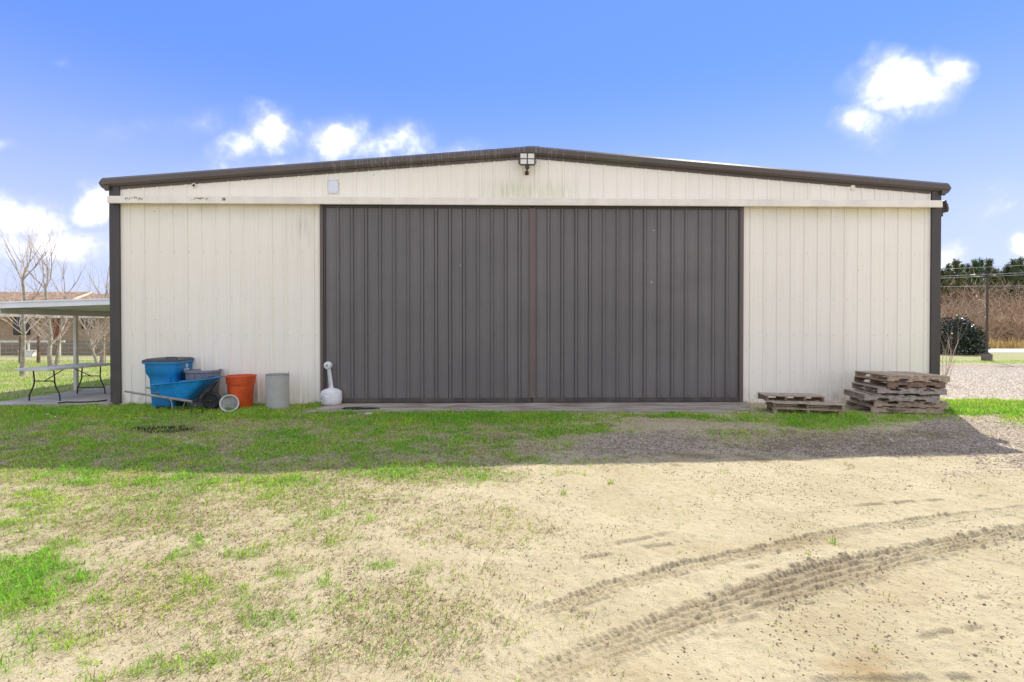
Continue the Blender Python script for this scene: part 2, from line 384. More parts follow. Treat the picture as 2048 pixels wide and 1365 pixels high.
# ================================================================== GROUND
def splat(px, py, lst):
    out = np.zeros_like(px)
    for (cx, cy, rx, ry, a) in lst:
        q = ((px - cx) / rx) ** 2 + ((py - cy) / ry) ** 2
        out = np.maximum(out, a * np.exp(-0.9 * q ** 1.3))
    return out
GREEN = [(190, 826, 250, 14, 1.1), (60, 848, 90, 9, .8), (60, 872, 110, 9, .55), (500, 830, 150, 14, 1.0), (560, 862, 90, 10, .6), (590, 895, 170, 30, .85), (420, 935, 240, 10, .55),
         (300, 880, 180, 12, .5), (700, 930, 200, 14, .5), (720, 845, 120, 18, .8), (950, 838, 290, 15, 1.15), (1120, 862, 150, 12, .95), (850, 880, 260, 22, .62), (1000, 920, 220, 14, .4),
         (1330, 832, 130, 8, .9), (1480, 838, 90, 12, .75), (1480, 870, 120, 14, .45), (1640, 842, 140, 20, 1.0), (1800, 834, 120, 10, .7), (1960, 815, 100, 20, 1.4), (2090, 822, 120, 22, 1.4),
         (250, 962, 270, 14, .95), (60, 1000, 110, 30, .75), (30, 1050, 60, 30, .6), (430, 982, 110, 22, .7), (540, 962, 130, 14, .85), (220, 1010, 160, 20, .55), (760, 955, 130, 12, .5), (590, 1020, 140, 30, .4),
         (85, 1140, 95, 32, 1.25), (20, 1180, 90, 55, 1.25), (-60, 1160, 120, 70, 1.2), (440, 1172, 42, 18, .85), (375, 1203, 60, 16, .8), (175, 1190, 45, 16, .8), (235, 1206, 45, 14, .6), (255, 1180, 30, 12, .6), (480, 1105, 50, 16, .6),
         (70, 1265, 95, 34, .75), (150, 1312, 40, 13, .85), (55, 1345, 45, 14, .7), (365, 1292, 20, 9, .8), (270, 1283, 28, 11, .7), (200, 1285, 30, 10, .6), (735, 1128, 42, 11, .95), (830, 1150, 30, 8, .5), (700, 1300, 60, 20, .3),
         (1652, 1098, 11, 5, 1.1), (1220, 969, 8, 5, 1.0), (1135, 998, 7, 4, 1.0), (1130, 950, 60, 8, .5), (1605, 1110, 6, 3, .7), (1010, 955, 120, 10, .4)]
DRY = [(300, 1045, 280, 50, 1.0), (1640, 875, 260, 14, .7), (1750, 905, 220, 10, .5), (70, 895, 240, 46, .75), (330, 905, 260, 40, .7), (380, 842, 120, 8, .8), (590, 842, 110, 10, .5), (820, 915, 300, 30, .6), (1100, 905, 250, 26, .5), (1500, 880, 260, 26, .5), (1215, 856, 18, 8, 1.0),
       (380, 1000, 560, 56, .8), (330, 1200, 420, 130, .72), (620, 1110, 220, 90, .6), (800, 1250, 260, 120, .78), (960, 1060, 190, 70, .6), (1000, 1180, 130, 60, .5), (560, 1320, 420, 80, .72), (1010, 1250, 60, 40, .5), (840, 1255, 50, 22, .7),
       (1180, 1230, 80, 30, .35), (1150, 1330, 120, 40, .3), (1250, 965, 90, 14, .3), (1570, 943, 30, 6, .6), (1680, 935, 12, 6, .9), (1960, 935, 40, 5, .5), (60, 1080, 160, 60, .7)]
GRAVEL = [(300, 1045, 260, 48, .30), (390, 1150, 130, 40, .25), (1290, 888, 150, 24, 1.1), (1500, 905, 250, 18, .5), (1780, 890, 260, 24, 1.1), (1990, 875, 130, 45, 1.1), (1900, 855, 80, 20, .9), (2150, 900, 160, 60, 1.1), (1990, 940, 140, 22, .45)]
SOIL = [(300, 1040, 200, 30, .75), (120, 1078, 120, 18, .6), (330, 1000, 180, 16, .6), (100, 910, 220, 30, .5), (330, 930, 260, 18, .5), (1000, 878, 80, 12, .7), (1000, 905, 300, 18, .5), (1650, 890, 240, 14, .7), (1880, 868, 120, 12, .7), (1420, 915, 300, 12, .6), (1900, 900, 140, 12, .5), (420, 1005, 90, 14, .7), (330, 1030, 90, 20, .5)]
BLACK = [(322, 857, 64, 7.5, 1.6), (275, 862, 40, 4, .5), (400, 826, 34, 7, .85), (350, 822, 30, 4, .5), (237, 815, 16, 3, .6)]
DAMP = [(1690, 1335, 70, 34, .65), (1740, 1300, 50, 16, .45), (1600, 1092, 110, 12, .30), (1790, 1185, 120, 40, .26), (1400, 1200, 40, 12, .15), (1460, 1100, 90, 14, .2), (1330, 1330, 200, 30, .15), (1600, 1250, 120, 30, .15), (960, 1085, 60, 10, .15)]

def polyline(pxs, step=0.03):
    pts = np.array([[*G(a, b)[:2]] for a, b in pxs]); out = []
    for i in range(len(pts) - 1):
        p0, p1, p2, p3 = pts[max(i - 1, 0)], pts[i], pts[i + 1], pts[min(i + 2, len(pts) - 1)]
        for t in np.linspace(0, 1, 8, endpoint=False):
            out.append(0.5 * ((2 * p1) + (-p0 + p2) * t + (2 * p0 - 5 * p1 + 4 * p2 - p3) * t * t + (-p0 + 3 * p1 - 3 * p2 + p3) * t ** 3))
    out.append(pts[-1]); return np.array(out)
def pl_coords(X, Y, pl):
    best = np.full(X.shape, 1e9); tt = np.zeros_like(X); ssv = np.zeros_like(X); acc = 0
    for a, b in zip(pl[:-1], pl[1:]):
        d = b - a; L = np.hypot(*d)
        if L < 1e-6: continue
        u = ((X - a[0]) * d[0] + (Y - a[1]) * d[1]) / L; c = np.clip(u, 0, L)
        dist = np.hypot(X - a[0] - c / L * d[0], Y - a[1] - c / L * d[1])
        side = ((X - a[0]) * -d[1] + (Y - a[1]) * d[0]) / L
        m = dist < best
        best = np.where(m, dist, best); tt = np.where(m, np.sign(side) * dist, tt); ssv = np.where(m, acc + c, ssv); acc += L
    return tt, ssv, acc
TRK_A = polyline([(1000, 1392), (1075, 1356), (1215, 1292), (1348, 1243), (1480, 1198), (1640, 1151), (1790, 1113), (1930, 1082), (2048, 1060), (2300, 1022)])
TRK_B = polyline([(985, 1256), (1062, 1229), (1178, 1188), (1348, 1137), (1519, 1099), (1655, 1068), (1775, 1051), (1963, 1026), (2250, 996)])
SCR = [polyline(q) for q in ([(1215, 1092), (1300, 1075), (1352, 1061)], [(1150, 1120), (1280, 1098), (1400, 1078)], [(1700, 1012), (1850, 1000), (1990, 989)], [(1480, 1138), (1520, 1128), (1560, 1120)],
                             [(1560, 1362), (1800, 1352), (2040, 1350)], [(1830, 1280), (1900, 1262), (1990, 1250)], [(1380, 1290), (1440, 1268), (1470, 1258)], [(1940, 1200), (2000, 1188), (2060, 1180)])]
APX0, _ = WL(610, 806); APX1, _ = WL(1500, 806)
def fields(X, Y):
    px, py = proj(X, Y)
    n = fbm(X, Y, 1.4, 4, 3); n2 = fbm(X, Y, 5.0, 4, 21)
    wx = px + (fbm(X, Y, 2.0, 3, 5) - .5) * 90 * np.clip(6 / np.maximum(Y, 1), .4, 1.6); wy = py + (fbm(X, Y, 2.0, 3, 9) - .5) * 26 * np.clip(6 / np.maximum(Y, 1), .3, 2.2)
    g = splat(wx, wy, GREEN) * (0.45 + 1.15 * n2); d = splat(wx, wy, DRY) * (0.5 + 1.0 * n)
    v = splat(wx, wy, GRAVEL) * (0.6 + 0.8 * n2); s = splat(wx, wy, SOIL) * (0.3 + 1.3 * n2)
    inn = (Y < 11.4) & (X < 9.6)
    # left lawn, right gravel lot, lawn strip by the road, far fields
    lawn = sstep(-X, 9.2, 10.6) * sstep(Y, 9.9, 10.8)
    lawn = np.maximum(lawn, sstep(-X, 7.5, 12) * sstep(-Y, -11, -6) * 0.0)
    g = np.where(lawn > .5, 0.35 + 0.75 * n, g); d = np.where(lawn > .5, np.clip(1.15 - 1.1 * n, 0, 1) * .75, d)
    lot = sstep(X, 9.4, 10.4) * sstep(Y, 11.0, 12.6) * (1 - sstep(Y + (n - .5) * 1.2, 23.0, 24.0))
    v = np.maximum(v, lot * (0.85 + .3 * n2)); g = g * (1 - lot * .9); s = s * (1 - .8 * lot)
    strip = (X > 5) * sstep(Y + (n - .5) * 1.2, 23.2, 24.0)
    g = np.maximum(g, strip * (0.45 + .6 * n)); d = np.maximum(d, strip * (0.55 - .5 * (n - .5)))
    back = sstep(Y, 42, 43); d = np.maximum(d, back * .9); g = g * (1 - .7 * back)
    behind = Y < 1.2
    g = np.where(behind, .25 * n, g)
    zone = sstep(11.2 - Y, 0, .3) * (1 - sstep(X + .5 * (Y - 7), 2.2, 4.2)) * sstep(Y, 4.6, 6.4) * (X < 9.4)
    band = sstep(Y, 5.7, 6.3) * (Y < 11.2) * (1 - sstep(X, -.6, 2.8))
    g = np.maximum(g, band * np.clip(1.8 * n2 + .55 * n - .60, 0, 1.0)); d = np.maximum(d, band * np.clip(1.35 - 1.1 * n2 - .35 * n, 0, .85) * .9)
    sunl = (1 - sstep(X - .15 * (Y - 5), -.9, .8)) * sstep(Y, 4.9, 5.5) * (1 - sstep(Y, 6.0, 6.4))
    g = np.maximum(g, sunl * np.clip(1.7 * n2 + .5 * n - .50, 0, .95)); d = np.maximum(d, sunl * np.clip(1.3 - n2, 0, .9))
    near = (1 - sstep(X + .3 * (Y - 3), -1.6, .3)) * (1 - sstep(Y, 5.0, 5.6)) * (Y > 1.2)
    g = np.maximum(g, near * np.clip(2.1 * n2 - .75, 0, .75) * (1 - .8 * np.clip(v, 0, 1)))
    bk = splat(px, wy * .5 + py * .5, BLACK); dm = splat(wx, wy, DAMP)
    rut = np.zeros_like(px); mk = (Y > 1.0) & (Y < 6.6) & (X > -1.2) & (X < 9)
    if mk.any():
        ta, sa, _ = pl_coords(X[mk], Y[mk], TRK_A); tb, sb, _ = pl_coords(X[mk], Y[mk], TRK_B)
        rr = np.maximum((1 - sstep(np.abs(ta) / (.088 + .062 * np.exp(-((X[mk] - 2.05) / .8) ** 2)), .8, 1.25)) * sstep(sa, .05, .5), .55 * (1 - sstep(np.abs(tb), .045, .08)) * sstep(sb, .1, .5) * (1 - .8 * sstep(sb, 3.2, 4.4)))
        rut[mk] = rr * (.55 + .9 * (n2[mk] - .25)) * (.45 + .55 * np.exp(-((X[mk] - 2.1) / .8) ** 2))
    g = g * (1 - .8 * rut); d = d * (1 - .8 * rut)
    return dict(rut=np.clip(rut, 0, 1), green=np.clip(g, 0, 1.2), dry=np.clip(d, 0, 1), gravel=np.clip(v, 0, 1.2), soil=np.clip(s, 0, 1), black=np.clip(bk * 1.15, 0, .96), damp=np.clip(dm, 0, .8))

def tread(t, s, hw, X, Y, deep, seed):
    n = fbm(X, Y, 45, 2, seed); nl = vnoise(s * 3.0, t * 0 + 1.5, seed + 4); brk = vnoise(s * 11, np.round(t / (hw * .36)) * 7.1, seed + 9)
    a = np.abs(t) / hw
    inside = 1 - sstep(a, .92, 1.06)
    h = -deep * .55 * inside
    h = h + inside * deep * .95 * sstep(np.cos(2 * np.pi * t / (hw * .46)), .35, .85) * (.35 + .65 * sstep(brk, .12, .5)) * (.7 + .6 * (n - .5))
    h = h + sstep(a, .62, .75) * (1 - sstep(a, 1.15, 1.3)) * deep * .38 * sstep(np.sin(2 * np.pi * (s + .5 * np.abs(t) + .030 * (vnoise(s * 6, t * 0 + 3.7, seed + 12) - .5)) / .042), -.2, .5) * sstep(nl + .6 * (n - .5), .25, .6)
    h = h + (np.exp(-((a - 1.22) / .16) ** 2)) * deep * (2.0 * np.maximum(fbm(X, Y, 16, 3, seed + 2) - .36, 0)) * 1.2
    h = h + (n - .5) * deep * .40 * (1 - sstep(a, 1.2, 1.5))
    return h
def height(X, Y):
    h = (fbm(X, Y, 0.5, 3, 31) - .5) * 0.05 + (fbm(X, Y, 3.0, 4, 33) - .5) * 0.022 + (fbm(X, Y, 14.0, 3, 35) - .5) * 0.012
    cl = fbm(X, Y, 40.0, 2, 41); h = h + 0.008 * sstep(cl, .68, .85)
    m = (Y > 1.0) & (Y < 6.6) & (X > -1.2) & (X < 9)
    xa, ya = X[m], Y[m]
    ta, sa, La = pl_coords(xa, ya, TRK_A); tb, sb, Lb = pl_coords(xa, ya, TRK_B)
    fa = sstep(sa, .02, .25) * (.62 + .38 * sstep(xa, .4, 1.3)); fb = sstep(sb, .05, .4) * (1 - .35 * sstep(sb, 2.6, 3.1) * (1 - sstep(sb, 3.5, 3.7))) * (1 - .5 * sstep(sb, 3.9, 5.0))
    hwA = .088 + .062 * np.exp(-((xa - 2.05) / .8) ** 2)
    hh = tread(ta, sa, hwA, xa, ya, .029, 51) * fa + tread(tb, sb, .062, xa, ya, .025, 71) * fb
    for i, q in enumerate(SCR):
        t, s, L = pl_coords(xa, ya, q)
        f = sstep(s, .0, .12) * (1 - sstep(s, L - .15, L)) * sstep(vnoise(s * 9, t * 0, 90 + i), .15, .5)
        hh = hh - .017 * np.exp(-(t / .017) ** 2) * f + .010 * np.exp(-((t - .035) / .02) ** 2) * f
    h[m] = h[m] + hh
    return h * (1 - sstep(Y, 8.2, 9.3)) * sstep(np.minimum(12 - Y, 12 + 0 * Y), 0, 1) - 0.0

def axis(knots):
    out = [knots[0][0]]
    for (a, da), (b, db) in zip(knots[:-1], knots[1:]):
        n = max(1, int(round((b - a) / ((da + db) / 2)))); u = np.linspace(0, 1, n + 1)[1:]
        k = da / (da + db) * 2
        out += list(a + (b - a) * (u * k + u * u * (1 - k)) if abs(k - 1) < .95 else a + (b - a) * u)
    return np.array(out)
xs = np.concatenate([-np.geomspace(700, 16, 26), axis([(-15.2, .5), (-10, .10), (-6, .04), (-2.6, .026), (-.4, .0115), (5.2, .0115), (8, .04), (12, .12), (15.2, .5)]), np.geomspace(16, 700, 26)])
ys = np.concatenate([-np.geomspace(60, 1, 10), axis([(.6, .25), (1.6, .05), (2.1, .010), (4.6, .010), (6.5, .022), (9.5, .035), (12.5, .08), (20, .5), (45, .9)]), np.geomspace(47, 900, 22)])
xs = np.unique(np.round(xs, 4)); ys = np.unique(np.round(ys, 4))
GX, GY = np.meshgrid(xs, ys); gx, gy = GX.ravel(), GY.ravel()
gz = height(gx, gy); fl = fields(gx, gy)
nx, ny = len(xs), len(ys)
idx = np.arange(nx * ny).reshape(ny, nx)
quads = np.stack([idx[:-1, :-1], idx[:-1, 1:], idx[1:, 1:], idx[1:, :-1]], -1).reshape(-1)
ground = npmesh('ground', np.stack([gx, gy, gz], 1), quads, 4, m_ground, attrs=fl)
ground.data.polygons.foreach_set('use_smooth', [True] * len(ground.data.polygons))
tag(ground, 'sandy yard with patchy grass and tyre tracks in front of the hangar', 'ground', kind='structure')
print('ground quads', len(quads) // 4)

# concrete apron before the doors, patio slab at the left, road
def slab(name, poly, z0, z1, mat, label):
    b = MB(); n = len(poly)
    b.add([(x, y, z0) for x, y in poly] + [(x, y, z1) for x, y in poly],
          [tuple(range(n, 2 * n))] + [(i, (i + 1) % n, n + (i + 1) % n, n + i) for i in range(n)])
    return tag(b.build(name, mat), label, kind='structure')
ap = [G(606, 828), G(640, 825.5), G(900, 825), G(1200, 825.5), G(1440, 826), G(1500, 822)]
apron_poly = [(p.x, p.y) for p in ap] + [tuple(WW(APX1 + .05, 0.3)[:2]), tuple(WW(-4.55, 0.3)[:2]), (G(662, 811).x, G(662, 811).y)]
slab('concrete_apron', apron_poly, -0.12, 0.022, m_conc, 'stained concrete apron along the foot of the sliding doors')
m_slab = M_('grey_concrete', (0.42, 0.40, 0.36), 0.9, 0.10, 2.0, 0.3, 60)
slab('patio_slab', [(-11.25, 10.55), (-8.66, 10.70), (-8.95, 22.5), (-11.5, 22.4)], -0.12, 0.05, m_slab, 'grey concrete patio slab under the lean-to roof')
m_road = M_('pale_asphalt', (0.40, 0.40, 0.39), 0.9, 0.06, 3.0, 0.2, 50)
slab('road', [(8, 35.0), (140, 33.0), (140, 39.6), (8, 41.6)], -0.2, 0.012, m_road, 'pale asphalt road beyond the gravel lot')

# ================================================================== HANGAR
hg = thing('hangar', (WX, WY, 0), WA, 'low gabled metal hangar with cream walls and charcoal sliding doors', 'hangar')
HW = 9.17; DEPTH = 24.0; FT = 0.3048
SL = 0.0815; APEX = 5.52
def roofz(x): return APEX - SL * abs(x)
def rib_profile(x0, x1, phase, s=1, cr=.009):
    """points (x, y) of ribbed sheet between x0 and x1; ribs every foot at 'phase'"""
    pts = []
    k = math.floor((x0 - phase) / FT) - 1
    while phase + k * FT < x1 + FT:
        c = phase + k * FT
        for dx_, dy_ in ((-.046, 0), (-.036, cr), (-.030, cr), (-.017, -.028), (.017, -.028), (.030, cr), (.036, cr), (.046, 0), (.088, 0), (.096, -.0045), (.112, -.0045), (.120, 0), (.185, 0), (.193, -.0045), (.209, -.0045), (.217, 0)):
            pts.append((c + dx_, dy_ * s))
        k += 1
    pts = [p for p in pts if x0 + 1e-4 < p[0] < x1 - 1e-4]
    def yat(x):
        ph = (x - phase + FT / 2) % FT - FT / 2
        return -.028 * s if abs(ph) < .017 else (0 if abs(ph) > .030 else -.028 * s * (.030 - abs(ph)) / .013)
    return [(x0, yat(x0))] + pts + [(x1, yat(x1))]
def panel(name, x0, x1, y, z0, z1, phase, mat, parent):
    pr = rib_profile(x0, x1, phase, 1.0 if name == 'door_panel' else .62, .007 if name == 'door_panel' else .003); b = MB(); n = len(pr)
    zt = (lambda x: z1) if not callable(z1) else z1
    xtra = []
    if callable(z1) and x0 < 0 < x1: 
        pr = sorted(pr + [(0.0, 0.0)]); n = len(pr)
    b.add([(x, y + dy_, z0) for x, dy_ in pr] + [(x, y + dy_, zt(x)) for x, dy_ in pr], [(i, i + 1, n + i + 1, n + i) for i in range(n - 1)])
    return b.build(name, mat, parent)
PH = WL(288.5, 600)[0]                        # a rib on the left wall
xl0 = WL(242, 600)[0]; xl1 = WL(645, 600)[0]; xr0 = WL(1480, 600)[0]; xr1 = WL(1861, 600)[0]
def splits(a, b, phase):
    e = phase + FT * 0.10; c = [a]
    k = math.ceil((a - e) / (3 * FT) + 1e-6)
    while e + k * 3 * FT < b - .12:
        if e + k * 3 * FT > a + .12: c.append(e + k * 3 * FT)
        k += 1
    return c + [b]
PHR = WL(1528, 600)[0]
for ph_, a, b_ in ((PH, xl0 - .05, xl1), (PHR, xr0, xr1 + .05)):
    cs = splits(a, b_, ph_)
    for i, (p, q) in enumerate(zip(cs[:-1], cs[1:])):
        panel('wall_panel', p, q, -0.002 * (i % 2), 0.0, 4.46, ph_, m_wall, hg)
cs = splits(xl0 - .05, xr1 + .05, PH)
for i, (p, q) in enumerate(zip(cs[:-1], cs[1:])):
    panel('gable_panel', p, q, -0.004 - 0.002 * (i % 2), 4.44, roofz, PH, m_wall, hg)
# side, back walls, dark inner sill
b = MB(); b.box(-HW + .03, -HW + .12, .06, DEPTH, 0, 4.70); b.build('side_wall', m_wall, hg)
b = MB(); b.box(HW - .12, HW - .03, .06, DEPTH, 0, 4.70); b.build('side_wall', m_wall, hg)
b = MB(); b.add([(-HW + .12, DEPTH, 0), (HW - .12, DEPTH, 0), (HW - .12, DEPTH, roofz(HW)), (0, DEPTH, APEX), (-HW + .12, DEPTH, roofz(HW))], [(0, 1, 2, 3, 4)]); b.build('back_wall', m_wall, hg)
for s_ in (-1, 1):
    b = MB(); zz = lambda x, o: APEX + .05 - SL * x + o
    b.add([(0, -.05, zz(0, 0)), (s_ * (HW + .06), -.05, zz(HW + .06, 0)), (s_ * (HW + .06), DEPTH + .1, zz(HW + .06, 0)), (0, DEPTH + .1, zz(0, 0)),
           (0, -.05, zz(0, .06)), (s_ * (HW + .06), -.05, zz(HW + .06, .06)), (s_ * (HW + .06), DEPTH + .1, zz(HW + .06, .06)), (0, DEPTH + .1, zz(0, .06))],
          [(0, 1, 2, 3), (4, 5, 6, 7), (0, 1, 5, 4), (1, 2, 6, 5), (2, 3, 7, 6)])
    b.build('roof', m_trim, hg)
# rake trim: folded profile swept along each slope (y outward negative, z relative to the roof line)
RP = [(.02, .13), (-.075, .135), (-.125, .085), (-.125, -.015), (-.075, -.055), (-.030, -.062), (-.030, -.120), (.02, -.120)]
for s_ in (-1, 1):
    rt = MB(); XE = HW + .10
    rt.extr(RP, 0.0, XE, lambda u, v, t, s_=s_: (s_ * t, u, APEX - SL * t + v))
    ro = rt.build('rake_trim', m_rake, hg)
    e = MB()   # folded end cap / eave return
    e.extr([(.0, .12), (.07, .02), (.03, -.05), (-.02, -.10), (-.14, -.12), (-.14, .12)], -.10, .6, lambda u, v, t, s_=s_: (s_ * (XE + u), t, APEX - SL * XE + v))
    e.build('eave_trim', m_rake, hg)
b = MB(); b.extr([(.03, .136), (-.078, .141), (-.130, .088), (-.130, -.018), (-.10, -.03), (.03, -.03)], -.13, .13, lambda u, v, t: (t, u, APEX - SL * abs(t) * 0.9 + v + 0)); b.build('ridge_cap', m_rake, hg)
# eave gutters along the sides
for s_ in (-1, 1):
    b = MB(); x = HW + .03
    b.extr([(0, 0), (.12, .0), (.14, .13), (0, .13)], .62, DEPTH, lambda u, v, t, s_=s_: (s_ * (x + u), t, APEX - SL * HW - .10 + v)); b.build('gutter', m_trim, hg)
# corner trims (two-fold)
for s_, pa, pb in ((-1, 222.5, 242.5), (1, 1859.5, 1878)):
    xo = s_ * HW; xi = WL(pb if s_ < 0 else pa, 600)[0]
    b = MB(); b.extr([(xo, .25), (xo, -.035), (xo - s_ * .085, -.035), (xo - s_ * .09, -.048), (xi, -.048), (xi, .004), (xo - s_ * .02, .012), (xo - s_ * .02, .25)], 0.03, roofz(HW) - .05, lambda u, v, t: (u, v, t))
    b.build('corner_trim', m_trim, hg)
# door-track cover: sheet box right across the front
TX0 = WL(214, 403, .17)[0]; TX1 = WL(1885.5, 410, .17)[0]
b = MB(); b.extr([(.0, 4.505), (-.165, 4.492), (-.17, 4.345), (-.15, 4.335), (-.15, 4.36), (.0, 4.36)], TX0, TX1, lambda u, v, t: (t, u, v))
m_track = M_('cream_track_cover', (0.79, 0.735, 0.63), 0.5, 0.05, 2.5)
tc_ = b.build('track_cover', m_track, hg)
m_mould = M_('dark_mould', (0.20, 0.22, 0.10), 0.9)
for cx, wd in ((WL(268, 402, .17)[0], .36), (WL(400, 402, .17)[0], .34), (WL(448, 402, .17)[0], .06)):
    b = MB()
    for _ in range(26):
        x = cx + random.uniform(-.5, .5) * wd; z = 4.44 + random.gauss(0, .018); r = random.uniform(.004, .012)
        b.add([(x + r * random.uniform(.7, 1.2) * math.cos(a), -.1725, z + r * random.uniform(.8, 1.9) * math.sin(a)) for a in np.linspace(0, 2 * math.pi, 7)[:-1]], [tuple(range(6))])
    tag(b.build('mould_stain', m_mould, tc_), kind='stuff')
# door jamb strips
for x0, x1 in ((WL(642, 600)[0] - .005, WL(648, 600)[0]), (WL(1478, 600)[0], WL(1484, 600)[0] + .012)):
    b = MB(); b.box(x0, x1, -.048, .05, 0.02, 4.40); b.build('door_jamb', m_brown, hg)
b = MB(); b.box(xl1 - .2, xr0 + .2, .28, .30, 0, 4.46); b.build('dark_backing', m_blackplastic, hg)
# sliding doors
DX0 = WL(648, 600, .07)[0]; DXM = WL(1064, 600, .07)[0]; DX1 = WL(1480, 600, .07)[0]; DZ0, DZ1 = 0.045, 4.34
DP = WL(676, 600, .07)[0]; DP2 = WL(1097, 600, .07)[0]
for i, (a, b_, ph_) in enumerate(((DX0, DXM - .012, DP), (DXM + .012, DX1, DP2))):
    dr = MB(); dr.box(a, b_, -.045, -.02, DZ0, DZ1); do = dr.build('sliding_door', m_door, hg)
    tag(do, ['left-hand charcoal sliding door leaf', 'right-hand charcoal sliding door leaf'][i])
    cs = splits(a + .005, b_ - .005, ph_)
    for j, (p, q) in enumerate(zip(cs[:-1], cs[1:])):
        panel('door_panel', p, q, -.050 - .002 * (j % 2), DZ0 + .05, DZ1 - .04, ph_, m_door, do)
    b = MB(); b.box(a, b_, -.088, -.046, DZ0 - .01, DZ0 + .085); b.build('bottom_rail', m_trim, do)
    b = MB(); b.box(a, b_, -.080, -.046, DZ1 - .05, DZ1 + .03); b.build('top_rail', m_trim, do)
    e0, e1 = ((b_ - .045, b_ + .07) if i == 0 else (a + .060, a + .075))
    b = MB(); b.box(e0, e1, -.096 if i == 0 else -.085, -.0462, DZ0 + .09, DZ1 - .055); b.build('astragal', m_brown, do)
    f0, f1 = ((a, a + .03) if i == 0 else (b_ - .03, b_))
    b = MB(); b.box(f0, f1, -.082, -.0462, DZ0 + .09, DZ1 - .055); b.build('edge_trim', m_trim, do)
# fasteners
m_screw = M_('screw_heads', (0.42, 0.40, 0.36), 0.6)
m_screwd = M_('dark_screw_heads', (0.05, 0.045, 0.04), 0.6)
def screws(x0, x1, phase, zs, y, mat, parent, offs=(.058, ), r=.006):
    b = MB(); k = math.ceil((x0 - phase) / FT)
    while phase + k * FT < x1 - .05:
        for o_ in offs:
            for z in zs:
                x = phase + k * FT + o_; zz_ = z + random.uniform(-.006, .006)
                b.box(x - r, x + r, y - .006, y + .001, zz_ - r, zz_ + r)
        k += 1
    return tag(b.build('fasteners', mat, parent), kind='stuff')
screws(xl0, xl1 - .05, PH, (3.33, 2.31, 1.50, .06), -.002, m_screw, hg); screws(xr0, xr1 - .05, PHR, (3.33, 2.31, 1.50, .68, .06), -.002, m_screw, hg)
screws(DX0, DXM - .1, DP, (3.25, 2.22, 1.1, .17), -.052, m_screwd, hg); screws(DXM + .1, DX1, DP2, (3.25, 2.22, 1.1, .17), -.052, m_screwd, hg)
# patch plate, pipe hole, round plug on the gable
x, z = WL(667, 374); m_plate = M_('pale_patch', (0.72, 0.74, 0.80), 0.5, 0.02)
b = MB(); b.box(x - .105, x + .105, -.036, -.030, z - .15, z + .15)
pp = b.build('patch_plate', m_plate, hg)
b = MB()
for sx in (-.08, 0, .08):
    for sz in (-.125, .125): b.box(x + sx - .006, x + sx + .006, -.041, -.036, z + sz - .006, z + sz + .006)
tag(b.build('rivets', m_screwd, pp), kind='stuff')
x, z = WL(389, 372); MY = Matrix.Translation((x, -.01, z)) @ Matrix.Rotation(R(90), 4, 'X')
b = MB(); b.lathe([(.030, .0), (.052, .0), (.052, .022), (.036, .026), (.030, .022), (.030, 0)], 20, MY, False, False); ps = b.build('pipe_sleeve', m_track, hg, True)
b = MB(); b.lathe([(.0301, .004), (.0, .004)], 16, MY, False, False); b.build('sleeve_hole', m_blackplastic, ps)
x, z = WL(1704, 376); MY = Matrix.Translation((x, -.02, z)) @ Matrix.Rotation(R(90), 4, 'X')
b = MB(); b.lathe([(.056, .0), (.056, .014), (.04, .018), (.0, .018)], 20, MY, False, False); b.build('round_plug', m_track, hg, True)

# ------------------------------------------------------------------ floodlights
m_lens = M_('frosted_lens', (0.74, 0.72, 0.64), 0.35, 0.05)
m_bronze = M_('bronze_casting', (0.065, 0.048, 0.035), 0.55)
def floodlight(loc, rot, label, foot):
    t = thing('floodlight', loc, 0, label, 'floodlight', rot=rot)
    b = MB(); b.rings([rrect(.165, .13, .025, -.02), rrect(.175, .14, .03, .02), rrect(.175, .14, .03, .035), rrect(.155, .12, .02, .035), rrect(.155, .12, .02, .026)], M=Matrix.Rotation(R(90), 4, 'X'))
    h = b.build('housing', m_bronze, t)
    for sx in (-1, 1):
        for sz in (-1, 1):
            q = MB(); q.box(sx * .08 - .068, sx * .08 + .068, -.034, -.026, sz * .061 - .05, sz * .061 + .05); q.build('lens_pane', m_lens, t)
    b = MB(); b.box(-.009, .009, -.042, -.026, -.12, .12); b.box(-.15, -.0095, -.039, -.026, -.0095, .0095); b.box(.0095, .15, -.039, -.026, -.0095, .0095); b.build('cross_bar', m_bronze, t)
    for sx in (-1, 1):
        b = MB()
        b.box(sx * .190 - .006, sx * .190 + .006, -.03, .02, -.09, .05)
        for zz_ in (-.085, .045): b.box(min(sx * .17, sx * .19), max(sx * .17, sx * .19), -.02, .01, zz_ - .005, zz_ + .005)
        b.build('side_fin', m_bronze, t)
    b = MB(); b.rings([rrect(.045, .03, .01, -.14), rrect(.045, .03, .01, -.19), rrect(.025, .025, .01, -.215)]); b.build('knuckle', m_bronze, t)
    b = MB(); b.box(-.04, .04, foot - .03, foot, -.285, -.205); b.build('mount_plate', m_bronze, t)
    b = MB(); b.tube([(0, -.01, -.20), (0, foot * .5, -.235), (0, foot - .02, -.245)], .018, 8); b.build('arm', m_bronze, t)
    return t
x, z = WL(1054.5, 319, .20); p = WW(x, -.20, z)
floodlight(p, (R(0), 0, WA), 'square bronze floodlight with four pale panes high on the gable under the roof peak', .19)
p = WW(HW + .24, .30, 4.44)
floodlight(p, (R(-14), 0, WA + R(96)), 'bronze floodlight seen edge-on at the right eave corner of the hangar', .19)

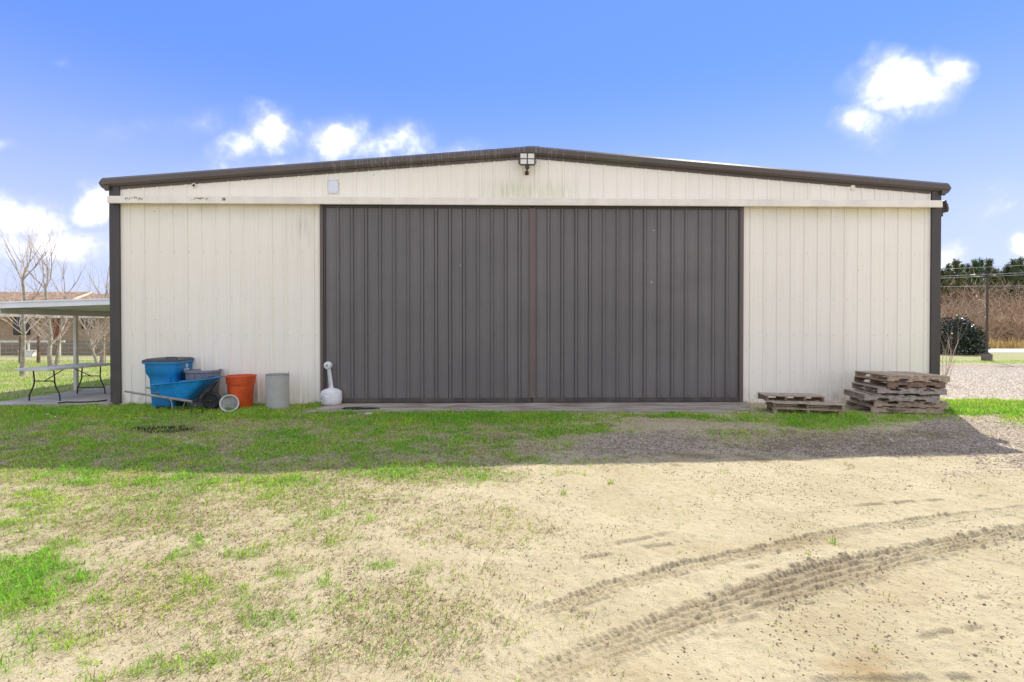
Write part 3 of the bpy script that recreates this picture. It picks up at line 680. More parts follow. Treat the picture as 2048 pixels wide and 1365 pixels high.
# ================================================================== PATIO COVER (left lean-to)
m_white = M_('white_aluminium', (0.74, 0.76, 0.80), 0.4, 0.04, 2.0)
m_soffit = M_('pale_soffit', (0.56, 0.55, 0.44), 0.6, 0.06, 2.0)
m_post = M_('putty_paint', (0.60, 0.58, 0.50), 0.55, 0.06, 3.0)
pc = thing('patio_cover', (-8.72, 10.85, 0), WA, 'white flat lean-to patio cover on a square post beside the hangar', 'patio cover')
X0p, X1p, YB = -2.95, 0.0, 9.0
zr = lambda x: 2.26 + 0.035 * x
def rp(x, y, dz_): return (x, y, zr(x) + dz_)
for k in range(7):                                      # roof pans, side by side, running down the slope
    y0 = .07 + k * (YB - .07) / 7; y1 = .07 + (k + 1) * (YB - .07) / 7 - .006
    b = MB(); b.add([rp(X0p + .03, y0, -.06), rp(X1p, y0, -.06), rp(X1p, y1, -.06), rp(X0p + .03, y1, -.06), rp(X0p + .03, y0, -.02), rp(X1p, y0, -.02), rp(X1p, y1, -.02), rp(X0p + .03, y1, -.02)],
                    [(0, 3, 2, 1), (4, 5, 6, 7), (0, 1, 5, 4), (1, 2, 6, 5), (2, 3, 7, 6), (3, 0, 4, 7)]); b.build('roof_pan', m_soffit, pc)
b = MB()
b.add([rp(X0p, 0, -.085), rp(X1p, 0, -.085), rp(X1p, .065, -.085), rp(X0p, .065, -.085), rp(X0p, 0, .02), rp(X1p, 0, .02), rp(X1p, .065, .02), rp(X0p, .065, .02)],
      [(0, 3, 2, 1), (4, 5, 6, 7), (0, 1, 5, 4), (1, 2, 6, 5), (2, 3, 7, 6), (3, 0, 4, 7)])
b.add([rp(X0p, -.02, .022), rp(X1p, -.02, .022), rp(X1p, .08, .022), rp(X0p, .08, .022), rp(X0p, -.02, .055), rp(X1p, -.02, .055), rp(X1p, .08, .055), rp(X0p, .08, .055)],
      [(0, 3, 2, 1), (4, 5, 6, 7), (0, 1, 5, 4), (1, 2, 6, 5), (2, 3, 7, 6), (3, 0, 4, 7)])
b.build('front_fascia', m_white, pc)
b = MB(); b.box(X0p - .07, X0p + .0, -.02, YB, zr(X0p) - .09, zr(X0p) + .05); b.build('gutter', m_white, pc)
zb = zr(-2.45) - .062
b = MB(); b.box(-2.50, -2.40, .08, YB - .05, zb - .13, zb); b.build('beam', m_soffit, pc)
for yy in (2.05, 6.4):
    b = MB(); b.box(-2.487, -2.413, yy - .037, yy + .037, 0.05, zb - .131); b.build('post', m_post, pc)
    b = MB(); b.box(-2.52, -2.38, yy - .07, yy + .07, 0.05, .062); b.build('post_base', m_metal, pc)

# ------------------------------------------------------------------ folding table
m_ttop = M_('grey_plastic_tabletop', (0.62, 0.62, 0.60), 0.5, 0.08, 3.0)
ft = thing('folding_table', (-10.36, 11.68, .05), R(-1), 'long grey folding table on bent black legs under the patio cover', 'table')
for k, (ya, yb) in enumerate(((-.915, -.004), (.004, .915))):
    b = MB(); b.rings([rrect(.375, (yb - ya) / 2 - .004, .05, .688, 4, 0, (ya + yb) / 2), rrect(.382, (yb - ya) / 2, .055, .70, 4, 0, (ya + yb) / 2), rrect(.382, (yb - ya) / 2, .055, .733, 4, 0, (ya + yb) / 2), rrect(.374, (yb - ya) / 2 - .006, .05, .74, 4, 0, (ya + yb) / 2)])
    b.build('tabletop', m_ttop, ft)
for sy in (-1, 1):
    for sx in (-1, 1):
        b = MB(); b.tube([(sx * .23, sy * .62, .688), (sx * .23, sy * .60, .48), (sx * .23, sy * .60, .40), (sx * .26, sy * .60, .30), (sx * .33, sy * .60, .16), (sx * .345, sy * .60, .08), (sx * .345, sy * .60, 0)], .0145, 8)
        b.build('leg', m_darkmetal, ft, True)
    b = MB(); b.tube([(-.23, sy * .60, .44), (.23, sy * .60, .44)], .012, 8); b.build('crossbar', m_darkmetal, ft, True)
    if sy > 0: b = MB(); b.tube([(-.335, sy * .60, .16), (.335, sy * .60, .16)], .012, 8); b.build('crossbar', m_darkmetal, ft, True)
    b = MB(); b.tube([(0, sy * .60, .44), (0, sy * .08, .686)], .010, 8); b.build('brace', m_darkmetal, ft, True)
# hose on the slab
b = MB(); pts = [(116, 806.5), (135, 804.5), (165, 804.8), (190, 803.6), (205, 802.0), (213, 800.6)]
b.tube([G(a, c, .066) for a, c in pts], .014, 8); tag(b.build('garden_hose', m_blackplastic, None, True), 'short length of black hose lying on the patio slab', 'hose')

# ================================================================== THINGS AGAINST THE LEFT WALL
m_blue = M_('blue_cart_plastic', (0.012, 0.215, 0.46), 0.42, 0.10, 4.0)
m_blue2 = M_('blue_poly_tray', (0.018, 0.30, 0.72), 0.38, 0.10, 4.0)
m_lid = M_('charcoal_lid', (0.060, 0.060, 0.066), 0.5, 0.1)
m_logo = M_('white_print', (0.78, 0.80, 0.82), 0.6, 0.04)
# recycling cart; local front = -Y
g = G(316, 819); ct = thing('recycling_cart', (g.x + .0, g.y + .36, 0), R(7), 'tall blue wheeled recycling cart with a dark lid by the left hangar corner', 'recycling cart')
b = MB()
b.rings([rrect(.225, .26, .05, .035), rrect(.235, .27, .06, .10), rrect(.262, .30, .07, .62), rrect(.280, .32, .08, .67), rrect(.306, .335, .07, .725), rrect(.312, .340, .06, .74), rrect(.320, .350, .05, .93), rrect(.350, .380, .04, .932), rrect(.350, .380, .04, .972), rrect(.325, .355, .04, .972)], cap1=False)
bd = b.build('body', m_blue, ct, True)
b = MB(); b.rings([rrect(.15, .012, .005, .06, 3, 0, -.277), rrect(.17, .012, .005, .60, 3, 0, -.315), rrect(.17, .02, .005, .66, 3, 0, -.318)]); b.build('front_panel', m_blue, bd)
for sx in (-1, 1):
    b = MB(); b.box(sx * .19 - .045, sx * .19 + .045, -.262, -.12, 0, .05); b.build('foot', m_blue, ct)
b = MB(); b.rings([rrect(.354, .385, .05, .973), rrect(.352, .383, .05, 1.004), rrect(.31, .34, .12, 1.034), rrect(.15, .18, .1, 1.045)]); ld = b.build('lid', m_lid, ct, True)
b = MB(); b.tube([(.10, -.30, 1.02), (.10, -.33, 1.06), (.30, -.33, 1.06), (.30, -.30, 1.015)], .011, 6); b.build('lid_handle', m_blackplastic, ld, True)
b = MB(); b.tube([(-.31, .40, 1.0), (.31, .40, 1.0)], .018, 8)
for sx in (-.26, .26): b.tube([(sx, .40, 1.0), (sx, .34, .955)], .016, 6)
b.build('push_handle', m_blackplastic, ct, True)
for sx in (-1, 1):
    b = MB(); b.lathe([(.12, -.028), (.13, -.015), (.13, .015), (.12, .028)], 22, Matrix.Translation((sx * .285, .24, .13)) @ Matrix.Rotation(R(90), 4, 'Y')); b.build('wheel', m_blackplastic, ct, True)
b = MB(); xo = .3245                                   # white emblem and print on the right-hand side panel
def sp_(u, v): return (xo + .002 - (.93 - v) * .043, u, v)
st = []
for k in range(10):
    a = R(90 + 36 * k); rr_ = .062 if k % 2 == 0 else .032; st.append((rr_ * math.cos(a), rr_ * math.sin(a)))
cy_, cz_ = .03, .865
vv = [sp_(cy_ + u, cz_ + v) for u, v in st] + [sp_(cy_ + u * .42, cz_ + v * .42) for u, v in st]
b.add(vv, [(i, (i + 1) % 10, 10 + (i + 1) % 10, 10 + i) for i in range(10)])
b.build('star_emblem', m_logo, bd)
for (wd, v0, v1) in ((.095, .783, .803),):
    b = MB(); b.add([sp_(cy_ - wd, v0), sp_(cy_ + wd, v0), sp_(cy_ + wd, v1), sp_(cy_ - wd, v1)], [(0, 1, 2, 3)]); b.build('printed_line', m_logo, bd)

# grey round can behind the wheelbarrow
m_greycan = M_('grey_can_plastic', (0.20, 0.20, 0.215), 0.55, 0.1)
g = G(398, 815); gc = thing('trash_can', (g.x, g.y + .15, 0), R(10), 'round grey trash can behind the wheelbarrow', 'trash can')
b = MB(); b.lathe([(.26, .0), (.265, .02), (.30, .68), (.315, .69), (.32, .72), (.352, .735), (.352, .775), (.335, .778), (.325, .72), (.255, .03)], 36, None, True, True); b.build('body', m_greycan, gc, True)
for a in (-40, 140):
    b = MB(); ca, sa = math.cos(R(a)), math.sin(R(a)); q = Matrix.Rotation(R(a), 4, 'Z')
    b.tube([(.31, -.07, .66), (.35, -.07, .66), (.35, .07, .66), (.31, .07, .66)], .012, 6, q); b.build('handle', m_greycan, gc, True)
for a in range(4):
    b = MB(); b.box(.30, .335, -.012, .012, .60, .72, Matrix.Rotation(R(-100 + a * 22), 4, 'Z')); b.build('rim_rib', m_greycan, gc)

# wheelbarrow (forward = +X local)
m_wood_h = M_('weathered_ash', (0.36, 0.32, 0.26), 0.85, 0.2, 18, 0.4, 80, stretch=(.3, 3, 3))
g = G(370, 824); wb = thing('wheelbarrow', (g.x + .02, g.y + .24, 0), R(3), 'blue poly wheelbarrow with wooden handles and a black wheel by the orange can', 'wheelbarrow')
def tray_ring(xr, xf, hyr, hyf, zr_, zf, n=6, r=.10):
    """rounded trapezium in plan, tilted along x"""
    pts = []
    for (cx, cy, a0, rr_) in ((xf - r * 1.5, hyf - r, 0, r), (xr + r, hyr - r, 90, r), (xr + r, -hyr + r, 180, r), (xf - r * 1.5, -hyf + r, 270, r)):
        for k in range(n):
            a = R(a0 + 90 * k / (n - 1)); x = cx + (r * 1.5 if cx > 0 else r) * math.cos(a); y = cy + r * math.sin(a)
            pts.append((x, y, zr_ + (zf - zr_) * (x - xr) / (xf - xr)))
    return pts
b = MB()
out_ = [tray_ring(-.50, .00, .22, .20, .26, .205, r=.07), tray_ring(-.57, .10, .255, .24, .36, .31, r=.09), tray_ring(-.63, .37, .30, .31, .515, .60), tray_ring(-.65, .42, .315, .325, .53, .632),
        tray_ring(-.68, .465, .345, .355, .533, .650), tray_ring(-.68, .465, .345, .355, .545, .662), tray_ring(-.64, .415, .305, .315, .546, .648), tray_ring(-.555, .09, .245, .23, .375, .325, r=.09), tray_ring(-.49, -.01, .21, .19, .275, .22, r=.07)]
b.rings(out_); b.build('tray', m_blue2, wb, True)
for s_ in (-1, 1):
    b = MB(); b.tube([(-1.13, s_ * .31, .425), (-1.02, s_ * .305, .405), (-.98, s_ * .303, .398), (.06, s_ * .21, .200), (.09, s_ * .205, .195)], [.018, .020, .024, .026, .024], 8); b.build('handle', m_wood_h, wb, True)
    b = MB(); b.tube([(-.36, s_ * .25, .27), (-.31, s_ * .26, .262), (-.275, s_ * .265, .20), (-.255, s_ * .265, .0)], .011, 6); b.tube([(-.255, s_ * .265, .012), (-.09, s_ * .25, .014), (-.03, s_ * .22, .22)], .011, 6); b.build('leg', m_metal, wb, True)
    b = MB(); b.tube([(.06, s_ * .20, .20), (.20, s_ * .13, .185), (.36, s_ * .075, .185)], .016, 6); b.build('fork', m_darkmetal, wb, True)
    b = MB(); b.tube([(.14, s_ * .15, .19), (.27, s_ * .20, .42), (.35, s_ * .22, .55)], .012, 6); b.build('tray_brace', m_darkmetal, wb, True)
wm = Matrix.Translation((.36, 0, .19)) @ Matrix.Rotation(R(90), 4, 'X')
b = MB()
ringn = 28
tor = [[((.145 + .045 * math.cos(q)) * math.cos(a), (.145 + .045 * math.cos(q)) * math.sin(a), .045 * math.sin(q)) for q in np.linspace(0, 2 * math.pi, 13)[:-1]] for a in np.linspace(0, 2 * math.pi, ringn + 1)]
b.rings(tor, True, False, False, wm); wh = b.build('tyre', m_blackplastic, wb, True)
b = MB(); b.lathe([(.112, -.03), (.105, -.012), (.03, -.02), (.03, .02), (.105, .012), (.112, .03)], 24, wm); b.build('rim', m_darkmetal, wb, True)
b = MB(); b.tube([(.36, -.085, .19), (.36, .085, .19)], .010, 8); b.build('axle', m_metal, wb, True)
b = MB(); b.box(-.62, -.47, -.30, -.285, .395, .405); b.build('tray_strap', m_metal, wb)

# orange can
m_orange = M_('orange_plastic', (0.60, 0.085, 0.016), 0.5, 0.10, 5.0)
g = G(469.5, 818.5); oc = thing('orange_can', (g.x, g.y + .24, 0), 0, 'round orange plastic trash can against the cream wall', 'trash can')
b = MB(); b.lathe([(.215, .0), (.22, .015), (.255, .49), (.272, .495), (.285, .64), (.298, .645), (.298, .672), (.282, .675), (.25, .50), (.20, .02)], 36, None, True, True); b.build('body', m_orange, oc, True)
b = MB(); b.lathe([(.2725, .515), (.2755, .515), (.2765, .535), (.2735, .535), (.2725, .515)], 36, None, False, False); b.build('band', m_orange, oc, True)

# white bucket lying on its side, mouth to the viewer
m_whitepl = M_('dirty_white_plastic', (0.70, 0.69, 0.66), 0.5, 0.12, 6.0)
g = G(457.5, 824.5)
bk = thing('bucket', (g.x, g.y + .02, .170), 0, 'white bucket lying on its side with its mouth towards the viewer', 'bucket', rot=(R(82), R(4), R(27)))
b = MB(); b.lathe([(.172, 0.0), (.172, -.02), (.160, -.035), (.140, -.34), (.0, -.345)], 32, None, False, False); b.lathe([(.172, 0.0), (.158, 0.0), (.148, -.04), (.130, -.325), (.0, -.33)], 32, None, False, False); b.build('body', m_whitepl, bk, True)
b = MB(); b.tube([(.17 * math.cos(a), .17 * math.sin(a) , -.05 + .0) for a in np.linspace(math.pi, 2 * math.pi, 14)], .004, 6); b.build('bail', m_metal, bk, True)

# grey cylinder
m_cyl = M_('grey_fibre', (0.40, 0.385, 0.35), 0.8, 0.03, 6.0)
g = G(545, 819.5); cy = thing('fibre_drum', (g.x, g.y + .22, 0), R(4), 'plain grey upright cylinder standing between the orange can and the doors', 'drum')
b = MB(); b.lathe([(.226, 0), (.226, .70), (.214, .70), (.214, .03)], 36); b.build('shell', m_cyl, cy, True)
b = MB(); b.lathe([(.2262, .690), (.231, .692), (.231, .704), (.224, .706)], 36, None, False, False); b.build('rim_band', m_metal, cy, True)
b = MB(); b.tube([(.235, -.02, .66), (.236, -.02, .76)], .006, 6); b.build('clasp', m_metal, cy)

# cigarette receptacle
m_beige = M_('scuffed_pale_plastic', (0.68, 0.67, 0.66), 0.55, 0.05, 9.0)
g = G(656, 811.5, .022); sr = thing('cigarette_receptacle', (g.x, g.y + .20, .0225), R(-12), 'pale plastic cigarette receptacle with a leaning neck beside the left door edge', 'ash receptacle')
b = MB(); b.lathe([(.19, .0), (.205, .012), (.222, .09), (.222, .235), (.212, .252), (.215, .258), (.21, .275), (.15, .318), (.07, .345), (.055, .35)], 32); b.build('base', m_beige, sr, True)
b = MB(); b.tube([(.0, 0, .33), (-.035, 0, .60), (-.06, 0, .78)], [.046, .042, .040], 14); nk = b.build('neck', m_beige, sr, True)
for dx_ in (-.02, .012):
    b = MB(); b.tube([(dx_ + .0, -.044, .38), (dx_ - .045, -.040, .74)], .004, 5); b.build('neck_groove', m_greycan, nk)
b = MB(); hm = Matrix.Translation((-.068, -.01, .835)) @ Matrix.Rotation(R(90), 4, 'X')
b.lathe([(.0, -.055), (.05, -.055), (.078, -.04), (.085, .0), (.078, .045), (.05, .06), (.026, .06), (.024, .02), (.0, .02)], 24, hm, False, False); hd = b.build('head', m_beige, sr, True)
b = MB(); b.lathe([(.0245, .021), (.0, .021)], 16, Matrix.Translation((-.068 + .012, -.01, .835)) @ Matrix.Rotation(R(90), 4, 'X'), False, False); b.build('opening', m_blackplastic, hd)
m_scuff = M_('brown_scuff', (0.16, 0.12, 0.10), 0.9)
b = MB()
for _ in range(30):
    a = R(random.uniform(-150, -95)); z = random.uniform(.07, .20); r = .2235; wd = random.uniform(.01, .05); hh_ = random.uniform(.003, .007)
    b.add([(r * math.cos(a), r * math.sin(a), z), (r * math.cos(a + wd / r), r * math.sin(a + wd / r), z + random.uniform(-.012, .012)), (r * math.cos(a + wd / r), r * math.sin(a + wd / r), z + hh_ + .004), (r * math.cos(a), r * math.sin(a), z + hh_)], [(0, 1, 2, 3)])
tag(b.build('scuff_marks', m_scuff, sr), kind='stuff')

# dark ragged mat on the apron and a pale stone in the grass
m_mat = M_('black_crumb', (0.028, 0.027, 0.026), 0.95, 0.3, 30, 0.8, 90)
b = MB(); c = G(717, 817, .03); n = 40; top = []; bot = []
for i in range(n):
    a = 2 * math.pi * i / n; r = .8 + .25 * math.sin(3 * a + 1) * .5 + random.uniform(-.10, .10)
    q = (c.x + .47 * r * math.cos(a), c.y + .17 * r * math.sin(a)); top.append((c.x + (q[0] - c.x) * .93, c.y + (q[1] - c.y) * .93, .036)); bot.append((q[0], q[1], .023))
b.rings([bot, top]); tag(b.build('dark_mat', m_mat), 'ragged flat black mat on the concrete apron beside the receptacle', 'mat')
m_stone = M_('pale_stone', (0.50, 0.47, 0.40), 0.9, 0.2, 12, .5)
def stone(name, c, r, label, cat='stone', group=None, mat=None):
    rr_ = []
    for zf, rf in ((0, .7), (.25, 1.0), (.6, .85), (.9, .4)):
        rr_.append([(r * rf * math.cos(a) * random.uniform(.8, 1.15), r * rf * .7 * math.sin(a) * random.uniform(.8, 1.15), r * .8 * zf) for a in np.linspace(0, 2 * math.pi, 9)[:-1]])
    b = MB(); b.rings(rr_); return tag(b.build(name, mat or m_stone, None, True, c), label, cat, group)
stone('stone', G(737, 832), .09, 'pale flat stone in the grass before the apron')

# ================================================================== PALLETS
def wood(name, c): return M_(name, c, 0.9, 0.16, 14, 0.2, 70, color2=None, stretch=(1, 1, 1))
WOODS = [wood('wood_tan', (0.42, 0.315, 0.22)), wood('wood_grey', (0.37, 0.315, 0.26)), wood('wood_brown', (0.23, 0.155, 0.108)), wood('wood_pale', (0.48, 0.40, 0.31))]
def notched(L, w_, h, flip):
    """stringer along x with two fork notches"""
    p = [(0, 0), (.17 * L, 0), (.185 * L, .038), (.325 * L, .038), (.34 * L, 0), (.66 * L, 0), (.675 * L, .038), (.815 * L, .038), (.83 * L, 0), (L, 0), (L, h), (0, h)]
    if flip: p = [(u, h - v) for u, v in p][::-1]
    b = MB(); b.extr(p, -w_ / 2, w_ / 2, lambda u, v, t: (u, t, v)); return b
def pallet(loc, rot, L, W, label, group, wm, seed, flip=False, notch=True, bot=True):
    rd = random.Random(seed); t = thing('pallet', loc, 0, label, 'pallet', group, rot=rot)
    m1, m2, m3 = [WOODS[i] for i in wm]
    sh = .085; bt = .017; z0 = bt if bot else 0.0
    for j in range(3):
        y = .02 + j * (W - .04) / 2
        me = notched(L, .038, sh, flip) if notch else MB().box(0, L, -.019, .019, 0, sh)
        me.build('stringer', [m1, m2, m2][j], t, False, (0, y, z0))
    nb = 7
    for k in range(nb):
        wd = rd.uniform(.085, .14); x = (L - wd) * k / (nb - 1)
        MB().box(0, wd, rd.uniform(-.012, .004), W + rd.uniform(-.01, .01), 0, bt - .001).build('deck_board', rd.choice([m2, m3, m1]), t, False, (x, 0, z0 + sh + .0005 + rd.uniform(0, .003)), (0, 0, rd.uniform(-.012, .012)))
    if bot:
        for k in range(4):
            wd = rd.uniform(.085, .14); x = (L - wd) * k / 3
            MB().box(0, wd, rd.uniform(-.01, .006), W, 0, bt - .001).build('bottom_board', rd.choice([m2, m3]), t, False, (x, 0, .0005))
    return t
GRP = 'pallets in the tall stack at the right corner'
def fl_(px, Y): return (px - 1024) / 1000 * Y
YF = 9.72
spec = [  # front-left px, front-right px, rotation, flip, woods, label, notch, dy, pitch, depth
    (1744, 1888, -8.0, False, (0, 1, 2), 'lowest weathered pallet of the stack at the right corner', False, 0.03, 0.0, .95),
    (1750, 1899, -9.0, True, (0, 1, 1), 'second pallet from the ground in the stack at the right corner', True, .05, 0.4, .95),
    (1730, 1881, -11.0, False, (1, 1, 2), 'third pallet from the ground in the stack, sagging to the right', True, .04, 0.9, .90),
    (1757, 1895, -9.0, True, (1, 1, 2), 'fourth pallet from the ground in the stack, notches upward', True, .05, 0.2, 1.0),
    (1777, 1892, -4.0, False, (2, 2, 2), 'dark brown pallet second from the top of the stack', True, .02, 0.3, 1.08),
    (1777, 1901, -4.0, False, (0, 0, 3), 'topmost tan pallet of the stack at the right corner', True, .00, 0.5, 1.05)]
z = 0.0
for i, (px, pxr, rz, flp, wm, lab, nt, dy_, pt, dep) in enumerate(spec):
    Y0 = YF + dy_; X0 = fl_(px, Y0); kb = (pxr - 1024) / 1000; L = (kb * Y0 - X0) / (math.cos(R(rz)) - kb * math.sin(R(rz)))
    pallet((X0, Y0, z + .004), (0, R(pt), R(rz)), L, dep, lab, GRP, wm, 100 + i, flp, nt, True)
    z += .1235 + (.004 if pt > .4 else 0)
# loose boards behind the bottom of the stack
b = MB(); b.box(0, .95, -.05, .05, 0, .02); tag(b.build('loose_board', WOODS[2], None, False, (6.93, 10.25, .035), (R(0), R(-3), R(-52))), 'dark loose board lying under the left side of the pallet stack', 'board')
# the two low pallets by the right wall
g1 = G(1546, 827); g2 = G(1667, 833)
LP = thing('pallet', (g1.x + .0, g1.y - .03, 0), math.atan2(g2.y - g1.y, g2.x - g1.x) * .8, 'low pallet on stub feet in the grass, carrying a smaller pallet', 'pallet', 'low pallets by the right wall')
for x in (.0, .56, 1.12):
    for y in (.03, .50):
        MB().box(x, x + .075, y, y + .09, 0, .095).build('foot', WOODS[2 if y > .1 else 0], LP)
for y in (.0, .26, .53): MB().box(-.03, 1.22, y, y + .095, .0955, .1125).build('bottom_board', WOODS[0], LP)
for x in (-.01, .57, 1.17):
    MB().box(x, x + .04, .0, .625, .113, .205).build('stringer', WOODS[0 if x > 1 else 2], LP)
for k in range(5): MB().box(-.03, 1.22, .004 + k * .128, .11 + k * .128, .2055, .2225).build('deck_board', WOODS[(3, 1, 0, 3, 1)[k]], LP, False, None, (0, 0, R((-.3, .2, 0, .3, -.1)[k])))
g3 = G(1527, 809, .226)
UP = thing('pallet', (LP.location.x - .13, LP.location.y + .03, .2265), R(-9), 'small pallet with four cross stringers resting on the low pallet', 'pallet', 'low pallets by the right wall')
for k, x in enumerate((.0, .34, .68, 1.01)): MB().box(x, x + .038, .01, .50, .0175, .105).build('stringer', WOODS[2], UP)
for k in range(4): MB().box(-.012, 1.06, .01 + k * .125, .105 + k * .125, .1055, .121).build('deck_board', WOODS[(0, 1, 3, 1)[k]], UP)
for y in (.0, .40): MB().box(-.012, 1.06, y, y + .095, .0, .017).build('bottom_board', WOODS[3 if y == 0 else 2], UP)

# ================================================================== LEFT BACKGROUND
m_brick = bpy.data.materials.new('tan_brick'); m_brick.use_nodes = True
_t = m_brick.node_tree; _t.nodes.clear(); k = NT(_t)
_ob = k.n('ShaderNodeTexCoord').outputs['Object']; _x, _y, _z = k.sep(_ob)
_br = k.n('ShaderNodeTexBrick', {}, Vector=k.comb(_x, _z, 0.0), Color1=(0.42, 0.27, 0.13, 1), Color2=(0.55, 0.38, 0.20, 1), Mortar=(0.45, 0.40, 0.32, 1), Scale=1.0)
_br.inputs['Brick Width'].default_value = .21; _br.inputs['Row Height'].default_value = .075; _br.inputs['Mortar Size'].default_value = .008
_c = k.mix(k.ss(k.noise(_ob, 3.0, 4), .3, .7, 0, .35), _br.outputs[0], (0.30, 0.19, 0.10))
_b = k.n('ShaderNodeBsdfPrincipled', {}, Base_Color=_c, Roughness=.9); _t.links.new(_b.outputs[0], k.n('ShaderNodeOutputMaterial').inputs[0])
m_shingle = M_('brown_shingle', (0.36, 0.225, 0.14), 0.95, 0.22, 2.2, 0.5, 12, stretch=(1, 1, 5))
m_trimw = M_('cream_house_trim', (0.72, 0.68, 0.55), 0.6)
m_glass = M_('dark_window_glass', (0.02, 0.022, 0.026), 0.12, 0.1)
def gable_roof(x0, x1, y0, yr, y1, ze, zr_, parent, name='roof'):
    b = MB(); b.extr([(y0, ze), (yr, zr_), (y1, ze), (y1, ze - .12), (yr, zr_ - .12), (y0, ze - .12)], x0, x1, lambda u, v, t: (t, u, v)); return b.build(name, m_shingle, parent)
HY = 33.6
hs = thing('brick_house', (-31.5, HY, 0), 0, 'long low tan brick house with brown shingle roof beyond the yard fence', 'house')
MB().box(-22, -.03, 0, 7.4, 0, 2.42).build('wall', m_brick, hs); MB().box(.0, 13, .02, 7.4, 0, 2.42).build('wall', m_brick, hs)
rf = gable_roof(-22.3, 0.0, -.55, 3.9, 8.0, 2.62, 4.42, hs); gable_roof(0.06, 13.3, -.55, 3.9, 8.0, 2.52, 4.28, hs)
b = MB(); b.extr([(-.57, 2.50), (3.9, 4.30), (3.9, 4.46), (-.57, 2.66)], .0, .05, lambda u, v, t: (t, u, v)); b.build('rake_board', m_trimw, rf)
MB().box(-22.3, -.02, -.62, -.57, 2.44, 2.64).build('fascia', m_trimw, hs); MB().box(.06, 13.3, -.62, -.57, 2.36, 2.54).build('fascia', m_trimw, hs)
MB().box(-22.3, -.02, -.57, -.005, 2.425, 2.445).build('soffit', m_trimw, hs); MB().box(.06, 13.3, -.57, .0, 2.425, 2.445).build('soffit', m_trimw, hs)
for pxc, zz0, zz1, wd in ((44, 1.30, 2.40, 1.0), (176, 1.72, 2.40, .72), (-120, 1.2, 2.3, 1.1)):
    x = (pxc - 1024) / 1000 * HY + 31.5
    wn = MB().box(x - wd / 2 - .06, x + wd / 2 + .06, -.03, .0, zz0 - .06, zz1).build('window', m_trimw if pxc < 0 else m_darkmetal, hs)
    MB().box(x - wd / 2, x - .02, -.045, -.031, zz0, zz1 - .06).build('pane', m_glass, wn); MB().box(x + .02, x + wd / 2, -.045, -.031, zz0, zz1 - .06).build('pane', m_glass, wn)
x = (112 - 1024) / 1000 * HY + 31.5
MB().box(x - .18, x + .18, -.03, .0, .6, 2.42).build('brick_pier', M_('red_brick', (.36, .12, .06), .9, .2, 5), hs)
# low weathered plank screen in front of the house
m_plank = M_('weathered_plank', (0.27, 0.215, 0.165), 0.95, 0.2, 6, stretch=(.4, 1, 6))
lf = thing('plank_screen', (-31.5, 31.4, 0), 0, 'low weathered horizontal plank screen in front of the brick house', 'screen')
for k_ in range(4): MB().box(-16, 10.5, -.02, .02, .03 + k_ * .235, .25 + k_ * .235).build('plank', m_plank, lf)
for k_ in range(8): MB().box(-15.9 + k_ * 3.76, -15.8 + k_ * 3.76, .021, .10, 0, 1.0).build('post', m_plank, lf)
# white rail on posts
wr = thing('rail', (-29.6, 30.4, 0), 0, 'white horizontal rail on short posts in front of the plank screen', 'rail')
MB().box(-1.9, 2.4, -.05, .05, .82, .93).build('bar', m_post, wr)
for x in (-1.6, .2, 2.1): MB().box(x - .04, x + .04, -.035, .035, 0, .819).build('post', m_post, wr)
bx0 = G(145, 708); tb = thing('storage_box', (bx0.x, 30.0, 0), R(6), 'small pale grey box on the lawn below the white rail', 'box')
MB().box(-.38, .38, -.25, .25, 0, .30).build('body', m_whitepl, tb); MB().box(-.40, .40, -.27, .27, .301, .37).build('lid', m_whitepl, tb)
# black utility trailer at the far left
tx = G(5, 709); tr = thing('utility_trailer', (tx.x - .1, 29.2, 0), 0, 'black open utility trailer with an upright rack at the far left', 'trailer')
MB().box(-1.5, 1.05, -.7, .7, .22, .42).build('bed', m_darkmetal, tr)
for x in (.05, .82):
    b = MB(); b.tube([(x, -.68, .42), (x, -.68, 1.30)], .035, 6); b.build('rack_post', m_darkmetal, tr)
b = MB(); b.tube([(.05, -.68, 1.28), (.82, -.68, 1.28)], .03, 6); b.build('rack_bar', m_darkmetal, tr)
for y in (-.78, .78):
    b = MB(); b.lathe([(.26, -.08), (.28, -.04), (.28, .04), (.26, .08)], 20, Matrix.Translation((-.5, y, .28)) @ Matrix.Rotation(R(90), 4, 'X')); b.build('wheel', m_blackplastic, tr, True)
# wire fence
m_fpost = M_('brown_fence_post', (0.20, 0.125, 0.085), 0.9, 0.2, 6); m_wire = M_('galvanised_wire', (0.46, 0.46, 0.44), 0.5, metal=.3)
fn = thing('wire_fence', (-31.0, 24.0, 0), 0, 'galvanised wire field fence on wooden posts across the left lawn', 'fence')
for pxp in (-60, 38, 74, 112, 205, 260):
    x = (pxp - 1024) / 1000 * 24 + 31.0
    b = MB(); b.tube([(x, .06, 0), (x + .01, .06, .7), (x + .02, .06, 1.28)], [.075, .07, .062], 8); b.build('post', m_fpost, fn, True)
for k_ in range(6):
    b = MB(); b.tube([(x, 0, .12 + k_ * .20 + .01 * math.sin(x * 3 + k_)) for x in np.linspace(-2, 13, 16)], .0045, 4); b.build('wire', m_wire, fn)
b = MB()
for x in np.arange(-2, 13, .30): b.tube([(x, .0, .1), (x + .01, .0, 1.13)], .0035, 3)
tag(b.build('wire_stays', m_wire, fn), kind='stuff')

